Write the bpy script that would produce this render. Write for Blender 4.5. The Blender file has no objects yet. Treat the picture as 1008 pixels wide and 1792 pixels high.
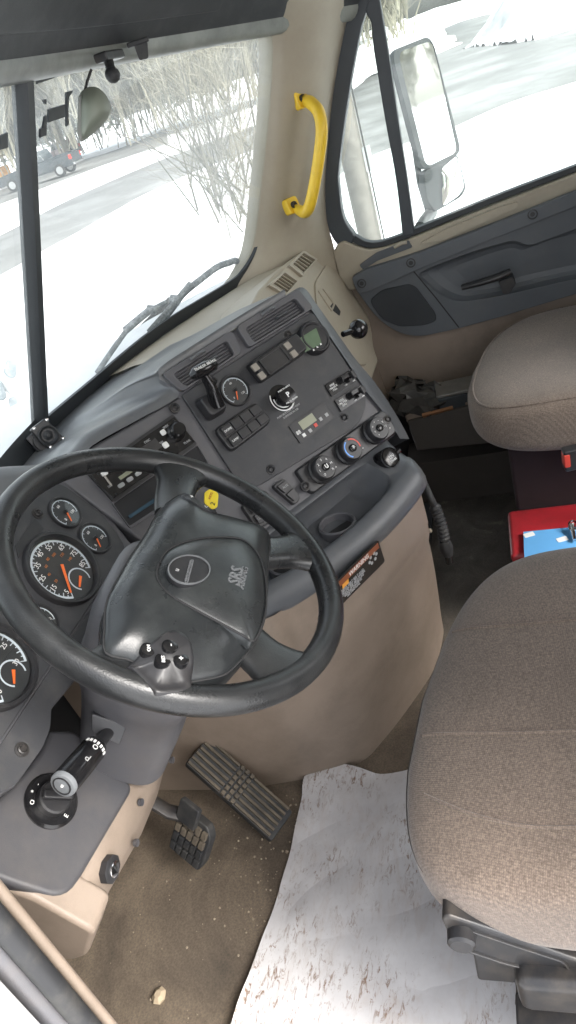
import bpy, bmesh, math, random
import numpy as np
from mathutils import Vector, Matrix
random.seed(7); rng = np.random.default_rng(11)
scene = bpy.context.scene
COL = scene.collection
# ------------------------------------------------------------------ camera
# X = towards the passenger door, Y = forward, Z = up, cab floor at z = 0 (metres)
IMW, IMH, FPX = 1008.0, 1792.0, 1305.0
ROLL, PITCH, PSI = [math.radians(a) for a in (18.4, 30.1, 21.2)]
CAM = np.array([-1.215, 0.0, 1.29])
_h = np.array([math.cos(PSI), math.sin(PSI), 0]); _u = np.array([0, 0, 1.0]); _r = np.array([math.sin(PSI), -math.cos(PSI), 0])
FW = _h * math.cos(PITCH) - _u * math.sin(PITCH); UPV = _h * math.sin(PITCH) + _u * math.cos(PITCH)
IX = _r * math.cos(ROLL) - UPV * math.sin(ROLL); IY = -_r * math.sin(ROLL) - UPV * math.cos(ROLL)
cd = bpy.data.cameras.new('camera'); cam = bpy.data.objects.new('camera', cd); COL.objects.link(cam)
cam.matrix_world = Matrix(((IX[0], -IY[0], -FW[0], CAM[0]), (IX[1], -IY[1], -FW[1], CAM[1]), (IX[2], -IY[2], -FW[2], CAM[2]), (0, 0, 0, 1)))
cd.sensor_fit = 'VERTICAL'; cd.sensor_height = 36.0; cd.sensor_width = 36.0; cd.lens = FPX / IMH * 36.0
cd.clip_start = 0.02; cd.clip_end = 2000
scene.camera = cam
# ------------------------------------------------------------------ sky, sun, exposure (bright overcast over snow)
wd = bpy.data.worlds.new('World'); scene.world = wd; wd.use_nodes = True
nt = wd.node_tree; nt.nodes.clear()
SUN_EL, SUN_AZ = math.radians(42), math.radians(200)      # azimuth clockwise from +Y: behind and to the left of the cab
sky = nt.nodes.new('ShaderNodeTexSky'); sky.sky_type = 'NISHITA'; sky.sun_disc = False
sky.sun_elevation = SUN_EL; sky.sun_rotation = SUN_AZ; sky.dust_density = 4.0; sky.air_density = 1.0; sky.ozone_density = 1.0
hs = nt.nodes.new('ShaderNodeHueSaturation'); hs.inputs['Saturation'].default_value = 0.28
bg = nt.nodes.new('ShaderNodeBackground'); bg.inputs['Strength'].default_value = 0.15
out = nt.nodes.new('ShaderNodeOutputWorld')
nt.links.new(sky.outputs[0], hs.inputs['Color']); nt.links.new(hs.outputs[0], bg.inputs['Color']); nt.links.new(bg.outputs[0], out.inputs[0])
sd = bpy.data.lights.new('sun', 'SUN'); sd.energy = 1.2; sd.angle = math.radians(25); sd.color = (1, 0.96, 0.9)
sun = bpy.data.objects.new('sun', sd); COL.objects.link(sun)
sv = Vector((math.sin(SUN_AZ) * math.cos(SUN_EL), math.cos(SUN_AZ) * math.cos(SUN_EL), math.sin(SUN_EL)))
sun.rotation_euler = sv.to_track_quat('Z', 'Y').to_euler(); sun.location = (-4, -4, 6)
vs = scene.view_settings; vs.view_transform = 'Standard'; vs.look = 'None'; vs.gamma = 1.0; vs.use_curve_mapping = False
vs.exposure = 2.08
cy = scene.cycles; cy.use_denoising = True
try: cy.denoiser = 'OPENIMAGEDENOISE'
except Exception: pass
cy.max_bounces = 8; cy.diffuse_bounces = 5; cy.glossy_bounces = 4; cy.transmission_bounces = 6; cy.transparent_max_bounces = 24
cy.caustics_reflective = False; cy.caustics_refractive = False; cy.sample_clamp_indirect = 6.0
# ------------------------------------------------------------------ pixel -> place helpers
def ray(x, y): return FW + IX * ((x - IMW / 2) / FPX) + IY * ((y - IMH / 2) / FPX)
def onplane(x, y, n, d):
    n = np.asarray(n, float); r = ray(x, y); return CAM + r * ((d - CAM @ n) / (r @ n))
def atX(x, y, v): return onplane(x, y, (1, 0, 0), v)
def atY(x, y, v): return onplane(x, y, (0, 1, 0), v)
def atZ(x, y, v): return onplane(x, y, (0, 0, 1), v)
def A(*p): return np.array(p, float)
def nrm(v): v = np.asarray(v, float); return v / np.linalg.norm(v)
class Fr:
    """a flat working frame: origin o, axes e1 (right) and e2 (up), n = outward"""
    def __init__(s, o, e1, e2): s.o = np.asarray(o, float); s.e1 = nrm(e1); s.e2 = nrm(e2); s.n = np.cross(s.e1, s.e2)
    def w(s, u, v, h=0.0): return s.o + s.e1 * u + s.e2 * v + s.n * h
    def px(s, x, y, h=0.0):
        p = onplane(x, y, s.n, s.n @ s.o + h) - s.o; return (p @ s.e1, p @ s.e2)
    def pp(s, pts, h=0.0): return [s.px(x, y, h) for x, y in pts]
    def at(s, u, v, h=0.0, rot=0.0):
        c, k = math.cos(rot), math.sin(rot); return Fr(s.w(u, v, h), s.e1 * c + s.e2 * k, -s.e1 * k + s.e2 * c)
def tilted(o, az, tilt):
    e1 = A(math.cos(az), math.sin(az), 0); o_ = np.cross(e1, _u); return Fr(o, e1, -o_ * math.sin(tilt) + _u * math.cos(tilt))
D2 = math.radians
# ------------------------------------------------------------------ objects
WL = {}
def _link(o, wl, parent):
    COL.objects.link(o); WL[o.name] = Vector(wl)
    if parent is not None: o.parent = parent; o.location = Vector(wl) - WL[parent.name]
    else: o.location = Vector(wl)
    return o
def thing(name, label, cat, loc=(0, 0, 0), group=None):
    o = bpy.data.objects.new(name, None); o.empty_display_size = 0.05; _link(o, loc, None)
    o['label'] = label; o['category'] = cat
    if group: o['group'] = group
    return o
def tag(o, label, cat, group=None):
    o['label'] = label; o['category'] = cat
    if group: o['group'] = group
    return o
def kind(o, k): o['kind'] = k; return o
def mesh(name, V, F, m, parent=None, smooth=True, bevel=0.0, seg=2, sub=0, ang=38, weld=False):
    V = np.asarray(V, float); c = (V.min(0) + V.max(0)) / 2
    me = bpy.data.meshes.new(name); me.from_pydata((V - c).tolist(), [], [tuple(f) for f in F])
    bm = bmesh.new(); bm.from_mesh(me)
    if weld: bmesh.ops.remove_doubles(bm, verts=bm.verts, dist=1e-5)
    bmesh.ops.recalc_face_normals(bm, faces=bm.faces); bm.to_mesh(me); bm.free()
    if m is not None: me.materials.append(m)
    if smooth:
        me.shade_smooth() if hasattr(me, 'shade_smooth') else None
        if not sub: me.set_sharp_from_angle(angle=D2(ang))
    o = bpy.data.objects.new(name, me); _link(o, c, parent)
    if bevel:
        b = o.modifiers.new('bevel', 'BEVEL'); b.width = bevel; b.segments = seg; b.limit_method = 'ANGLE'; b.angle_limit = D2(35); b.harden_normals = True
    if sub:
        s = o.modifiers.new('sub', 'SUBSURF'); s.levels = sub; s.render_levels = sub
    return o
class MB:
    """collects shapes for ONE mesh object"""
    def __init__(s): s.V = []; s.F = []
    def add(s, V, F):
        b = len(s.V); s.V += [np.asarray(v, float) for v in V]; s.F += [tuple(i + b for i in f) for f in F]; return s
    def prism(s, fr, poly, h0, h1, top=None):
        n = len(poly); top = top or poly
        V = [fr.w(u, v, h0) for u, v in poly] + [fr.w(u, v, h1) for u, v in top]
        F = [tuple(range(n - 1, -1, -1)), tuple(range(n, 2 * n))] + [(i, (i + 1) % n, n + (i + 1) % n, n + i) for i in range(n)]
        return s.add(V, F)
    def box(s, fr, u0, u1, v0, v1, h0, h1): return s.prism(fr, [(u0, v0), (u1, v0), (u1, v1), (u0, v1)], h0, h1)
    def abox(s, x0, x1, y0, y1, z0, z1): return s.box(WORLD, x0, x1, y0, y1, z0, z1)
    def ring(s, fr, outer, inner, h0, h1):
        n = len(outer); V = []
        for h in (h0, h1):
            V += [fr.w(u, v, h) for u, v in outer]; V += [fr.w(u, v, h) for u, v in inner]
        F = []
        for i in range(n):
            j = (i + 1) % n
            F += [(2*n+i, 2*n+j, 3*n+j, 3*n+i), (j, i, n+i, n+j), (i, j, 2*n+j, 2*n+i), (n+j, n+i, 3*n+i, 3*n+j)]
        return s.add(V, F)
    def lathe(s, fr, u, v, prof, seg=32, sx=1.0, sy=1.0, cap0=True, cap1=True):
        V = []; F = []
        for r, h in prof:
            for k in range(seg):
                a = 2 * math.pi * k / seg; V.append(fr.w(u + r * math.cos(a) * sx, v + r * math.sin(a) * sy, h))
        for i in range(len(prof) - 1):
            for k in range(seg):
                l = (k + 1) % seg; F.append((i*seg+k, i*seg+l, (i+1)*seg+l, (i+1)*seg+k))
        if cap0: F.append(tuple(range(seg - 1, -1, -1)))
        if cap1: F.append(tuple(range((len(prof)-1)*seg, len(prof)*seg)))
        return s.add(V, F)
    def tube(s, pts, r, seg=10, closed=False, flat=1.0, up=None):
        P = [np.asarray(p, float) for p in pts]; n = len(P); V = []; F = []; prev = None
        for i in range(n):
            a = P[i-1] if (i > 0 or closed) else P[i]; b = P[(i+1) % n] if (i < n-1 or closed) else P[i]
            t = nrm(b - a)
            x = np.asarray(up, float) if up is not None else (prev if prev is not None else (A(0,0,1) if abs(t[2]) < .9 else A(1,0,0)))
            x = nrm(x - t * (x @ t)); prev = x; y = np.cross(t, x); rr = r[i] if hasattr(r, '__len__') else r
            for k in range(seg):
                an = 2 * math.pi * k / seg; V.append(P[i] + x * (rr * math.cos(an) * flat) + y * (rr * math.sin(an)))
        for i in range(n if closed else n - 1):
            j = (i + 1) % n
            for k in range(seg):
                l = (k + 1) % seg; F.append((i*seg+k, i*seg+l, j*seg+l, j*seg+k))
        if not closed: F += [tuple(range(seg-1, -1, -1)), tuple(range((n-1)*seg, n*seg))]
        return s.add(V, F)
    def loft(s, rows, closed=False, caps=False):
        n = len(rows); m = len(rows[0]); V = [p for r in rows for p in r]; F = []
        for i in range(n - 1):
            for k in range(m if closed else m - 1):
                l = (k + 1) % m; F.append((i*m+k, i*m+l, (i+1)*m+l, (i+1)*m+k))
        if caps: F += [tuple(range(m-1, -1, -1)), tuple(range((n-1)*m, n*m))]
        return s.add(V, F)
    def dome(s, fr, poly, h0, H, rings=7, p=2.2, skirt=0.0, c=None):
        n = len(poly); c = c or (sum(q[0] for q in poly)/n, sum(q[1] for q in poly)/n); V = []; F = []
        hs_ = []
        if skirt: V += [fr.w(u, v, h0 - skirt) for u, v in poly]; hs_.append(0)
        for k in range(rings):
            t = 1 - (k / rings) ** 1.3 * 1.0; h = h0 + H * (1 - t ** p)
            V += [fr.w(c[0] + (u-c[0])*t, c[1] + (v-c[1])*t, h) for u, v in poly]
        m = len(V) // n; V.append(fr.w(c[0], c[1], h0 + H))
        for i in range(m - 1):
            for k in range(n):
                l = (k + 1) % n; F.append((i*n+k, i*n+l, (i+1)*n+l, (i+1)*n+k))
        for k in range(n): F.append(((m-1)*n+k, (m-1)*n+(k+1) % n, m*n))
        return s.add(V, F)
    def build(s, name, m, parent=None, **kw): return mesh(name, s.V, s.F, m, parent, **kw)
WORLD = Fr((0, 0, 0), (1, 0, 0), (0, 1, 0))
def rpoly(pts, r, seg=5):
    P = [np.array(p, float) for p in pts]; n = len(P); out_ = []
    for i in range(n):
        a, b, c = P[i-1], P[i], P[(i+1) % n]; d1 = a - b; d2 = c - b; l1, l2 = np.linalg.norm(d1), np.linalg.norm(d2)
        rr = r[i] if hasattr(r, '__len__') else r
        k = min(rr, l1 * .48, l2 * .48); p0 = b + d1 / l1 * k; p2 = b + d2 / l2 * k
        for j in range(seg + 1):
            t = j / seg; q = p0 * (1-t)**2 + b * 2*t*(1-t) + p2 * t*t; out_.append((q[0], q[1]))
    return out_
def rrect(u0, u1, v0, v1, r, seg=5): return rpoly([(u0, v0), (u1, v0), (u1, v1), (u0, v1)], r, seg)
def offset_poly(poly, d):
    P = [np.array(p) for p in poly]; n = len(P); ar = sum(P[i][0]*P[(i+1)%n][1]-P[(i+1)%n][0]*P[i][1] for i in range(n)); sg = 1 if ar > 0 else -1; o = []
    for i in range(n):
        t = P[(i+1) % n] - P[i-1]; t = t / (np.linalg.norm(t) + 1e-9); o.append((P[i][0] + sg * t[1] * d, P[i][1] - sg * t[0] * d))
    return o
def spline(pts, n=24, closed=False):
    P = [np.asarray(p, float) for p in pts]; m = len(P); out_ = []
    segs = m if closed else m - 1
    for i in range(segs):
        p0 = P[i-1] if (i > 0 or closed) else 2*P[0]-P[1]; p1 = P[i]; p2 = P[(i+1) % m]; p3 = P[(i+2) % m] if (i+2 < m or closed) else 2*P[-1]-P[-2]
        k = max(2, n // segs)
        for j in range(k):
            t = j / k; out_.append(.5*((2*p1)+(-p0+p2)*t+(2*p0-5*p1+4*p2-p3)*t*t+(-p0+3*p1-3*p2+p3)*t**3))
    if not closed: out_.append(P[-1])
    return out_
def text(name, s, fr, u, v, h, size, m, parent, rot=0.0, align='CENTER', depth=0.0004, sx=1.0, bold=0.0):
    cu = bpy.data.curves.new(name, 'FONT'); cu.body = s; cu.size = size; cu.align_x = align; cu.align_y = 'CENTER'; cu.extrude = depth; cu.resolution_u = 2; cu.offset = bold
    t = bpy.data.objects.new(name, cu); me = t.to_mesh()
    f2 = fr.at(u, v, h, rot); V = [f2.w(q.co[0] * sx, q.co[1], q.co[2]) for q in me.vertices]; F = [tuple(p.vertices) for p in me.polygons]
    t.to_mesh_clear(); bpy.data.objects.remove(t); bpy.data.curves.remove(cu)
    if not V: return None
    return mesh(name, V, F, m, parent, smooth=False)
def cut(o, mb):
    """carve the shape collected in mb out of o"""
    c = mesh('cutter', mb.V, mb.F, None, None, smooth=False); bpy.context.view_layer.update()
    b = o.modifiers.new('cut', 'BOOLEAN'); b.operation = 'DIFFERENCE'; b.object = c; b.solver = 'EXACT'
    mods = [m_.name for m_ in o.modifiers]
    if len(mods) > 1: o.modifiers.move(len(mods) - 1, 0)
    others = [m_ for m_ in o.modifiers if m_.name != 'cut']; vis = [m_.show_viewport for m_ in others]
    for m_ in others: m_.show_viewport = False
    dg = bpy.context.evaluated_depsgraph_get(); dg.update(); me = bpy.data.meshes.new_from_object(o.evaluated_get(dg)); old = o.data; o.modifiers.remove(o.modifiers['cut']); o.data = me; me.name = old.name
    for m_, v_ in zip(others, vis): m_.show_viewport = v_
    bpy.data.objects.remove(c); return o
# ------------------------------------------------------------------ materials
MATS = {}
def mat(name, col, rough=.5, metal=0.0, var=.08, vscale=9.0, grain=0.0, gscale=900.0, spec=.5, dirt=None, coat=0.0, wav=None, rvar=.0, sheen=0.0):
    m = bpy.data.materials.new(name); m.use_nodes = True; t = m.node_tree; N = t.nodes; L = t.links; b = N['Principled BSDF']
    b.inputs['Roughness'].default_value = rough; b.inputs['Metallic'].default_value = metal; b.inputs['Specular IOR Level'].default_value = spec
    if coat: b.inputs['Coat Weight'].default_value = coat; b.inputs['Coat Roughness'].default_value = .1
    if sheen: b.inputs['Sheen Weight'].default_value = sheen
    g = N.new('ShaderNodeNewGeometry'); nz = N.new('ShaderNodeTexNoise'); nz.inputs['Scale'].default_value = vscale; nz.inputs['Detail'].default_value = 7; nz.inputs['Roughness'].default_value = .62
    L.new(g.outputs['Position'], nz.inputs['Vector'])
    mx = N.new('ShaderNodeMix'); mx.data_type = 'RGBA'
    mx.inputs['A'].default_value = [c * (1 - var) for c in col] + [1]; mx.inputs['B'].default_value = [min(1, c * (1 + var)) for c in col] + [1]
    mr = N.new('ShaderNodeMapRange'); mr.inputs['From Min'].default_value = .3; mr.inputs['From Max'].default_value = .7
    L.new(nz.outputs['Fac'], mr.inputs['Value']); L.new(mr.outputs['Result'], mx.inputs['Factor'])
    last = mx.outputs['Result']
    if dirt:
        dc, amt, ds = dirt[:3]
        n2 = N.new('ShaderNodeTexNoise'); n2.inputs['Scale'].default_value = ds; n2.inputs['Detail'].default_value = 9; n2.inputs['Roughness'].default_value = .7; L.new(g.outputs['Position'], n2.inputs['Vector'])
        r2 = N.new('ShaderNodeMapRange'); r2.inputs['From Min'].default_value = .46; r2.inputs['From Max'].default_value = .72; r2.inputs['To Max'].default_value = amt; L.new(n2.outputs['Fac'], r2.inputs['Value'])
        m2 = N.new('ShaderNodeMix'); m2.data_type = 'RGBA'; m2.inputs['B'].default_value = list(dc) + [1]; L.new(last, m2.inputs['A']); L.new(r2.outputs['Result'], m2.inputs['Factor']); last = m2.outputs['Result']
    L.new(last, b.inputs['Base Color'])
    if rvar:
        r3 = N.new('ShaderNodeMapRange'); r3.inputs['From Min'].default_value = .3; r3.inputs['From Max'].default_value = .7; r3.inputs['To Min'].default_value = max(.02, rough - rvar); r3.inputs['To Max'].default_value = min(1, rough + rvar)
        L.new(nz.outputs['Fac'], r3.inputs['Value']); L.new(r3.outputs['Result'], b.inputs['Roughness'])
    if grain:
        n4 = N.new('ShaderNodeTexNoise'); n4.inputs['Scale'].default_value = gscale; n4.inputs['Detail'].default_value = 3; L.new(g.outputs['Position'], n4.inputs['Vector'])
        bp = N.new('ShaderNodeBump'); bp.inputs['Strength'].default_value = grain; bp.inputs['Distance'].default_value = .0008; L.new(n4.outputs['Fac'], bp.inputs['Height']); L.new(bp.outputs['Normal'], b.inputs['Normal'])
    MATS[name] = m; return m
M_dash = mat('dash_grey', (.085, .090, .098), .4, var=.1, grain=.35, rvar=.08, dirt=((.16, .145, .125), .28, 14))
M_pad = mat('dash_pad', (.105, .11, .116), .36, var=.1, grain=.35, spec=.6, rvar=.06, dirt=((.2, .185, .16), .3, 12))
M_pod = mat('pod_grey', (.052, .052, .058), .45, var=.08, grain=.3, rvar=.06, dirt=((.14, .12, .1), .25, 12))
M_trim = mat('trim_grey', (.088, .088, .096), .45, var=.08, grain=.3, rvar=.06, dirt=((.2, .17, .14), .2, 12))
M_panel = mat('panel_charcoal', (.036, .037, .041), .5, var=.12, grain=.3, dirt=((.12, .11, .095), .25, 22))
M_beige = mat('beige_plastic', (.245, .195, .155), .5, var=.08, grain=.4, gscale=700, rvar=.06, dirt=((.12, .095, .072), .6, 5))
M_beige2 = mat('pale_beige_plastic', (.37, .33, .26), .48, var=.05, grain=.25, dirt=((.25, .2, .14), .25, 8))
M_black = mat('black_plastic', (.019, .019, .021), .38, var=.15, rvar=.08, dirt=((.09, .08, .07), .22, 30))
M_gloss = mat('gloss_black', (.008, .008, .009), .16, var=.1, spec=.5, dirt=((.08, .075, .07), .16, 40))
M_wheel = mat('wheel_leather', (.016, .017, .018), .30, var=.2, grain=.4, gscale=520, rvar=.1, dirt=((.1, .1, .095), .16, 18))
M_hub = mat('airbag_vinyl', (.019, .021, .0225), .29, var=.15, grain=.22, gscale=600, rvar=.05, dirt=((.11, .12, .115), .25, 14))
M_door = mat('door_slate', (.082, .092, .104), .45, var=.08, grain=.3, rvar=.06, dirt=((.14, .13, .12), .2, 10))
M_rubber = mat('rubber', (.02, .021, .023), .6, var=.15, dirt=((.13, .12, .1), .3, 25))
M_white = mat('white_print', (.75, .75, .73), .5, var=.03)
M_grey_print = mat('grey_print', (.36, .36, .36), .5, var=.05)
M_chrome = mat('chrome', (.6, .6, .6), .2, 1.0, var=.08)
M_steel = mat('black_steel', (.028, .028, .03), .42, .3, var=.15, dirt=((.15, .12, .09), .3, 20), rvar=.1)
M_yellow = mat('yellow_plastic', (.78, .52, .035), .38, var=.05, vscale=30, dirt=((.45, .28, .05), .35, 16))
M_keytag = mat('yellow_tag', (.85, .66, .02), .4, var=.04)
M_orange = mat('orange_needle', (.85, .16, .03), .4, var=.02)
M_redmark = mat('red_print', (.6, .06, .04), .4, var=.02)
M_bluemark = mat('blue_print', (.1, .3, .75), .4, var=.02)
M_amber = mat('amber_print', (.42, .14, .03), .5, var=.05)
M_whitepaint = mat('white_paint', (.78, .79, .79), .25, var=.02, coat=.5, dirt=((.5, .47, .42), .35, 4))
M_red = mat('red_plastic', (.36, .02, .028), .35, var=.12, dirt=((.12, .03, .03), .4, 12))
M_blue = mat('blue_cover', (.12, .36, .68), .35, var=.12, vscale=4)
M_maroon = mat('maroon_fabric', (.018, .010, .012), .9, var=.2)
M_headliner = mat('headliner', (.42, .40, .35), .9, var=.05, grain=.4)
M_visor = mat('visor_vinyl', (.03, .032, .036), .6, var=.15, grain=.3, spec=.3, dirt=((.12, .12, .11), .2, 9))
M_lip = mat('header_lip', (.2, .21, .19), .4, var=.2, dirt=((.08, .08, .08), .7, 6))
M_frit = mat('seal_black', (.03, .034, .038), .55, var=.1)
M_emb = mat('embossed_grey', (.13, .135, .14), .4, var=.1)
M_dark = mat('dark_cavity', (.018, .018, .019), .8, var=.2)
M_olive = mat('olive_shell', (.19, .21, .17), .5, var=.05)
def nodes(name):
    m = bpy.data.materials.new(name); m.use_nodes = True; t = m.node_tree; MATS[name] = m
    return m, t.nodes, t.links, t.nodes['Principled BSDF']
def ramp(N, stops):
    r = N.new('ShaderNodeValToRGB'); e = r.color_ramp.elements
    while len(e) < len(stops): e.new(.5)
    for k, (p, c) in enumerate(stops): e[k].position = p; e[k].color = list(c) + [1] if len(c) == 3 else c
    return r
def noise(N, L, vec, scale, detail=6, rough=.6, dist=0.0):
    n = N.new('ShaderNodeTexNoise'); n.inputs['Scale'].default_value = scale; n.inputs['Detail'].default_value = detail; n.inputs['Roughness'].default_value = rough; n.inputs['Distortion'].default_value = dist
    L.new(vec, n.inputs['Vector']); return n
def rgbmix(N, L, fac, a, b, mode='MIX'):
    m = N.new('ShaderNodeMix'); m.data_type = 'RGBA'; m.blend_type = mode
    for key, val in (('Factor', fac), ('A', a), ('B', b)):
        if hasattr(val, 'links') or hasattr(val, 'is_linked'): L.new(val, m.inputs[key])
        elif key == 'Factor': m.inputs[key].default_value = val
        else: m.inputs[key].default_value = list(val) + [1]
    return m.outputs['Result']
def fabric(name, col):
    m, N, L, b = nodes(name); b.inputs['Roughness'].default_value = .95; b.inputs['Specular IOR Level'].default_value = .15; b.inputs['Sheen Weight'].default_value = .25
    g = N.new('ShaderNodeNewGeometry'); pos = g.outputs['Position']
    mp = N.new('ShaderNodeMapping'); mp.inputs['Rotation'].default_value = (.1, .12, .25); L.new(pos, mp.inputs['Vector'])
    w1 = N.new('ShaderNodeTexWave'); w1.wave_type = 'BANDS'; w1.bands_direction = 'X'; w1.inputs['Scale'].default_value = 120; w1.inputs['Distortion'].default_value = 2.2; w1.inputs['Detail'].default_value = 2; w1.inputs['Detail Scale'].default_value = 3; L.new(mp.outputs[0], w1.inputs['Vector'])
    w2 = N.new('ShaderNodeTexWave'); w2.wave_type = 'BANDS'; w2.bands_direction = 'Y'; w2.inputs['Scale'].default_value = 140; w2.inputs['Distortion'].default_value = 2.2; w2.inputs['Detail'].default_value = 2; L.new(mp.outputs[0], w2.inputs['Vector'])
    mu = N.new('ShaderNodeMath'); mu.operation = 'MULTIPLY'; L.new(w1.outputs['Fac'], mu.inputs[0]); L.new(w2.outputs['Fac'], mu.inputs[1])
    sp = noise(N, L, pos, 330, 3, .7); r = ramp(N, [(.3, [c * .62 for c in col]), (.5, col), (.72, [min(1, c * 1.5) for c in col])]); L.new(sp.outputs['Fac'], r.inputs['Fac'])
    c1 = rgbmix(N, L, .16, r.outputs['Color'], mu.outputs[0], 'OVERLAY')
    big = noise(N, L, pos, 5, 5, .6); r2 = ramp(N, [(.35, (.8, .79, .78)), (.7, (1.1, 1.08, 1.06))]); L.new(big.outputs['Fac'], r2.inputs['Fac'])
    c2 = rgbmix(N, L, 1.0, c1, r2.outputs['Color'], 'MULTIPLY')
    st = noise(N, L, pos, 16, 4, .5); r3 = ramp(N, [(.66, (0, 0, 0)), (.76, (.45, .45, .45))]); L.new(st.outputs['Fac'], r3.inputs['Fac'])
    c3 = rgbmix(N, L, r3.outputs['Color'], c2, [c * .55 for c in col])
    L.new(c3, b.inputs['Base Color'])
    bp = N.new('ShaderNodeBump'); bp.inputs['Strength'].default_value = .4; bp.inputs['Distance'].default_value = .0008; L.new(mu.outputs[0], bp.inputs['Height']); L.new(bp.outputs['Normal'], b.inputs['Normal'])
    return m
M_seat = fabric('seat_fabric', (.155, .122, .10))
M_seat2 = fabric('passenger_fabric', (.185, .15, .125))
# floor mat: dark rubber under tan dried mud
M_floor, N, L, b = nodes('floor_mat'); b.inputs['Roughness'].default_value = .75
pos = N.new('ShaderNodeNewGeometry').outputs['Position']
n1 = noise(N, L, pos, 3.2, 9, .68, .4); r1 = ramp(N, [(.3, (.05, .041, .032)), (.44, (.1, .08, .06)), (.57, (.165, .132, .097)), (.75, (.26, .212, .16))]); L.new(n1.outputs['Fac'], r1.inputs['Fac'])
sx = N.new('ShaderNodeSeparateXYZ'); L.new(pos, sx.inputs[0])
mr = N.new('ShaderNodeMapRange'); mr.inputs['From Min'].default_value = -.1; mr.inputs['From Max'].default_value = .3; L.new(sx.outputs['X'], mr.inputs['Value'])
n2 = noise(N, L, pos, 9, 8, .7, 1.0); r2 = ramp(N, [(.4, (.07, .064, .055)), (.6, (.11, .1, .085)), (.72, (.22, .2, .17))]); L.new(n2.outputs['Fac'], r2.inputs['Fac'])
c = rgbmix(N, L, mr.outputs['Result'], r1.outputs['Color'], r2.outputs['Color'])
n3 = noise(N, L, pos, 260, 3, .7); r3 = ramp(N, [(.35, (.75, .75, .75)), (.62, (1.15, 1.12, 1.1))]); L.new(n3.outputs['Fac'], r3.inputs['Fac'])
c = rgbmix(N, L, 1.0, c, r3.outputs['Color'], 'MULTIPLY'); L.new(c, b.inputs['Base Color'])
bp = N.new('ShaderNodeBump'); bp.inputs['Strength'].default_value = .5; bp.inputs['Distance'].default_value = .002; L.new(n3.outputs['Fac'], bp.inputs['Height']); L.new(bp.outputs['Normal'], b.inputs['Normal'])
# paper floor cover with muddy boot marks
M_paper, N, L, b = nodes('paper'); b.inputs['Roughness'].default_value = .7; b.inputs['Specular IOR Level'].default_value = .2
pos = N.new('ShaderNodeNewGeometry').outputs['Position']
mp = N.new('ShaderNodeMapping'); mp.inputs['Rotation'].default_value = (0, 0, .5); mp.inputs['Scale'].default_value = (1, 2.6, 1); L.new(pos, mp.inputs['Vector'])
base = noise(N, L, pos, 7, 5, .6); rb = ramp(N, [(.35, (.47, .458, .465)), (.65, (.62, .61, .615))]); L.new(base.outputs['Fac'], rb.inputs['Fac'])
zone = noise(N, L, pos, 6.5, 4, .55); rz = ramp(N, [(.43, (0, 0, 0)), (.58, (1, 1, 1))]); L.new(zone.outputs['Fac'], rz.inputs['Fac'])
fine = noise(N, L, mp.outputs[0], 46, 6, .75, .8); rf = ramp(N, [(.53, (0, 0, 0)), (.64, (1, 1, 1))]); L.new(fine.outputs['Fac'], rf.inputs['Fac'])
mm = N.new('ShaderNodeMath'); mm.operation = 'MULTIPLY'; L.new(rz.outputs['Color'], mm.inputs[0]); L.new(rf.outputs['Color'], mm.inputs[1])
m9 = N.new('ShaderNodeMath'); m9.operation = 'MULTIPLY'; m9.inputs[1].default_value = .95; L.new(mm.outputs[0], m9.inputs[0])
c = rgbmix(N, L, m9.outputs[0], rb.outputs['Color'], (.2, .125, .08))
f2 = noise(N, L, pos, 105, 5, .7); r5 = ramp(N, [(.67, (0, 0, 0)), (.73, (.7, .7, .7))]); L.new(f2.outputs['Fac'], r5.inputs['Fac'])
c = rgbmix(N, L, r5.outputs['Color'], c, (.2, .14, .1))
smear = noise(N, L, mp.outputs[0], 11, 6, .7, 1.2); r6 = ramp(N, [(.5, (0, 0, 0)), (.75, (.4, .4, .4))]); L.new(smear.outputs['Fac'], r6.inputs['Fac'])
c = rgbmix(N, L, r6.outputs['Color'], c, (.42, .34, .29)); L.new(c, b.inputs['Base Color'])
def glassmat(name, film, tint=(.93, .975, .955), filmcol=(.8, .85, .82)):
    """thin pane: clear, mirror-like at grazing angles, with a film of road dust that scatters daylight"""
    m, N, L, b = nodes(name); N.remove(b); o = [n for n in N if n.type == 'OUTPUT_MATERIAL'][0]
    tr = N.new('ShaderNodeBsdfTransparent'); tr.inputs['Color'].default_value = list(tint) + [1]
    gl = N.new('ShaderNodeBsdfGlossy'); gl.inputs['Roughness'].default_value = .02
    fr = N.new('ShaderNodeFresnel'); gg = N.new('ShaderNodeNewGeometry'); io = N.new('ShaderNodeMapRange'); io.inputs['To Min'].default_value = 1.45; io.inputs['To Max'].default_value = 1 / 1.45
    L.new(gg.outputs['Backfacing'], io.inputs['Value']); L.new(io.outputs['Result'], fr.inputs['IOR'])
    mx = N.new('ShaderNodeMixShader'); L.new(fr.outputs[0], mx.inputs['Fac']); L.new(tr.outputs[0], mx.inputs[1]); L.new(gl.outputs[0], mx.inputs[2])
    tl = N.new('ShaderNodeBsdfTranslucent'); tl.inputs['Color'].default_value = list(filmcol) + [1]
    pos = N.new('ShaderNodeNewGeometry').outputs['Position']; n = noise(N, L, pos, 4, 6, .65, .6)
    mr = N.new('ShaderNodeMapRange'); mr.inputs['From Min'].default_value = .3; mr.inputs['From Max'].default_value = .75; mr.inputs['To Min'].default_value = film * .7; mr.inputs['To Max'].default_value = film * 1.5; L.new(n.outputs['Fac'], mr.inputs['Value'])
    m2 = N.new('ShaderNodeMixShader'); L.new(mr.outputs['Result'], m2.inputs['Fac']); L.new(mx.outputs[0], m2.inputs[1]); L.new(tl.outputs[0], m2.inputs[2])
    L.new(m2.outputs[0], o.inputs['Surface']); return m
M_glass = glassmat('windshield_glass', .17)
M_doorglass = glassmat('door_glass', .03)
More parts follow.
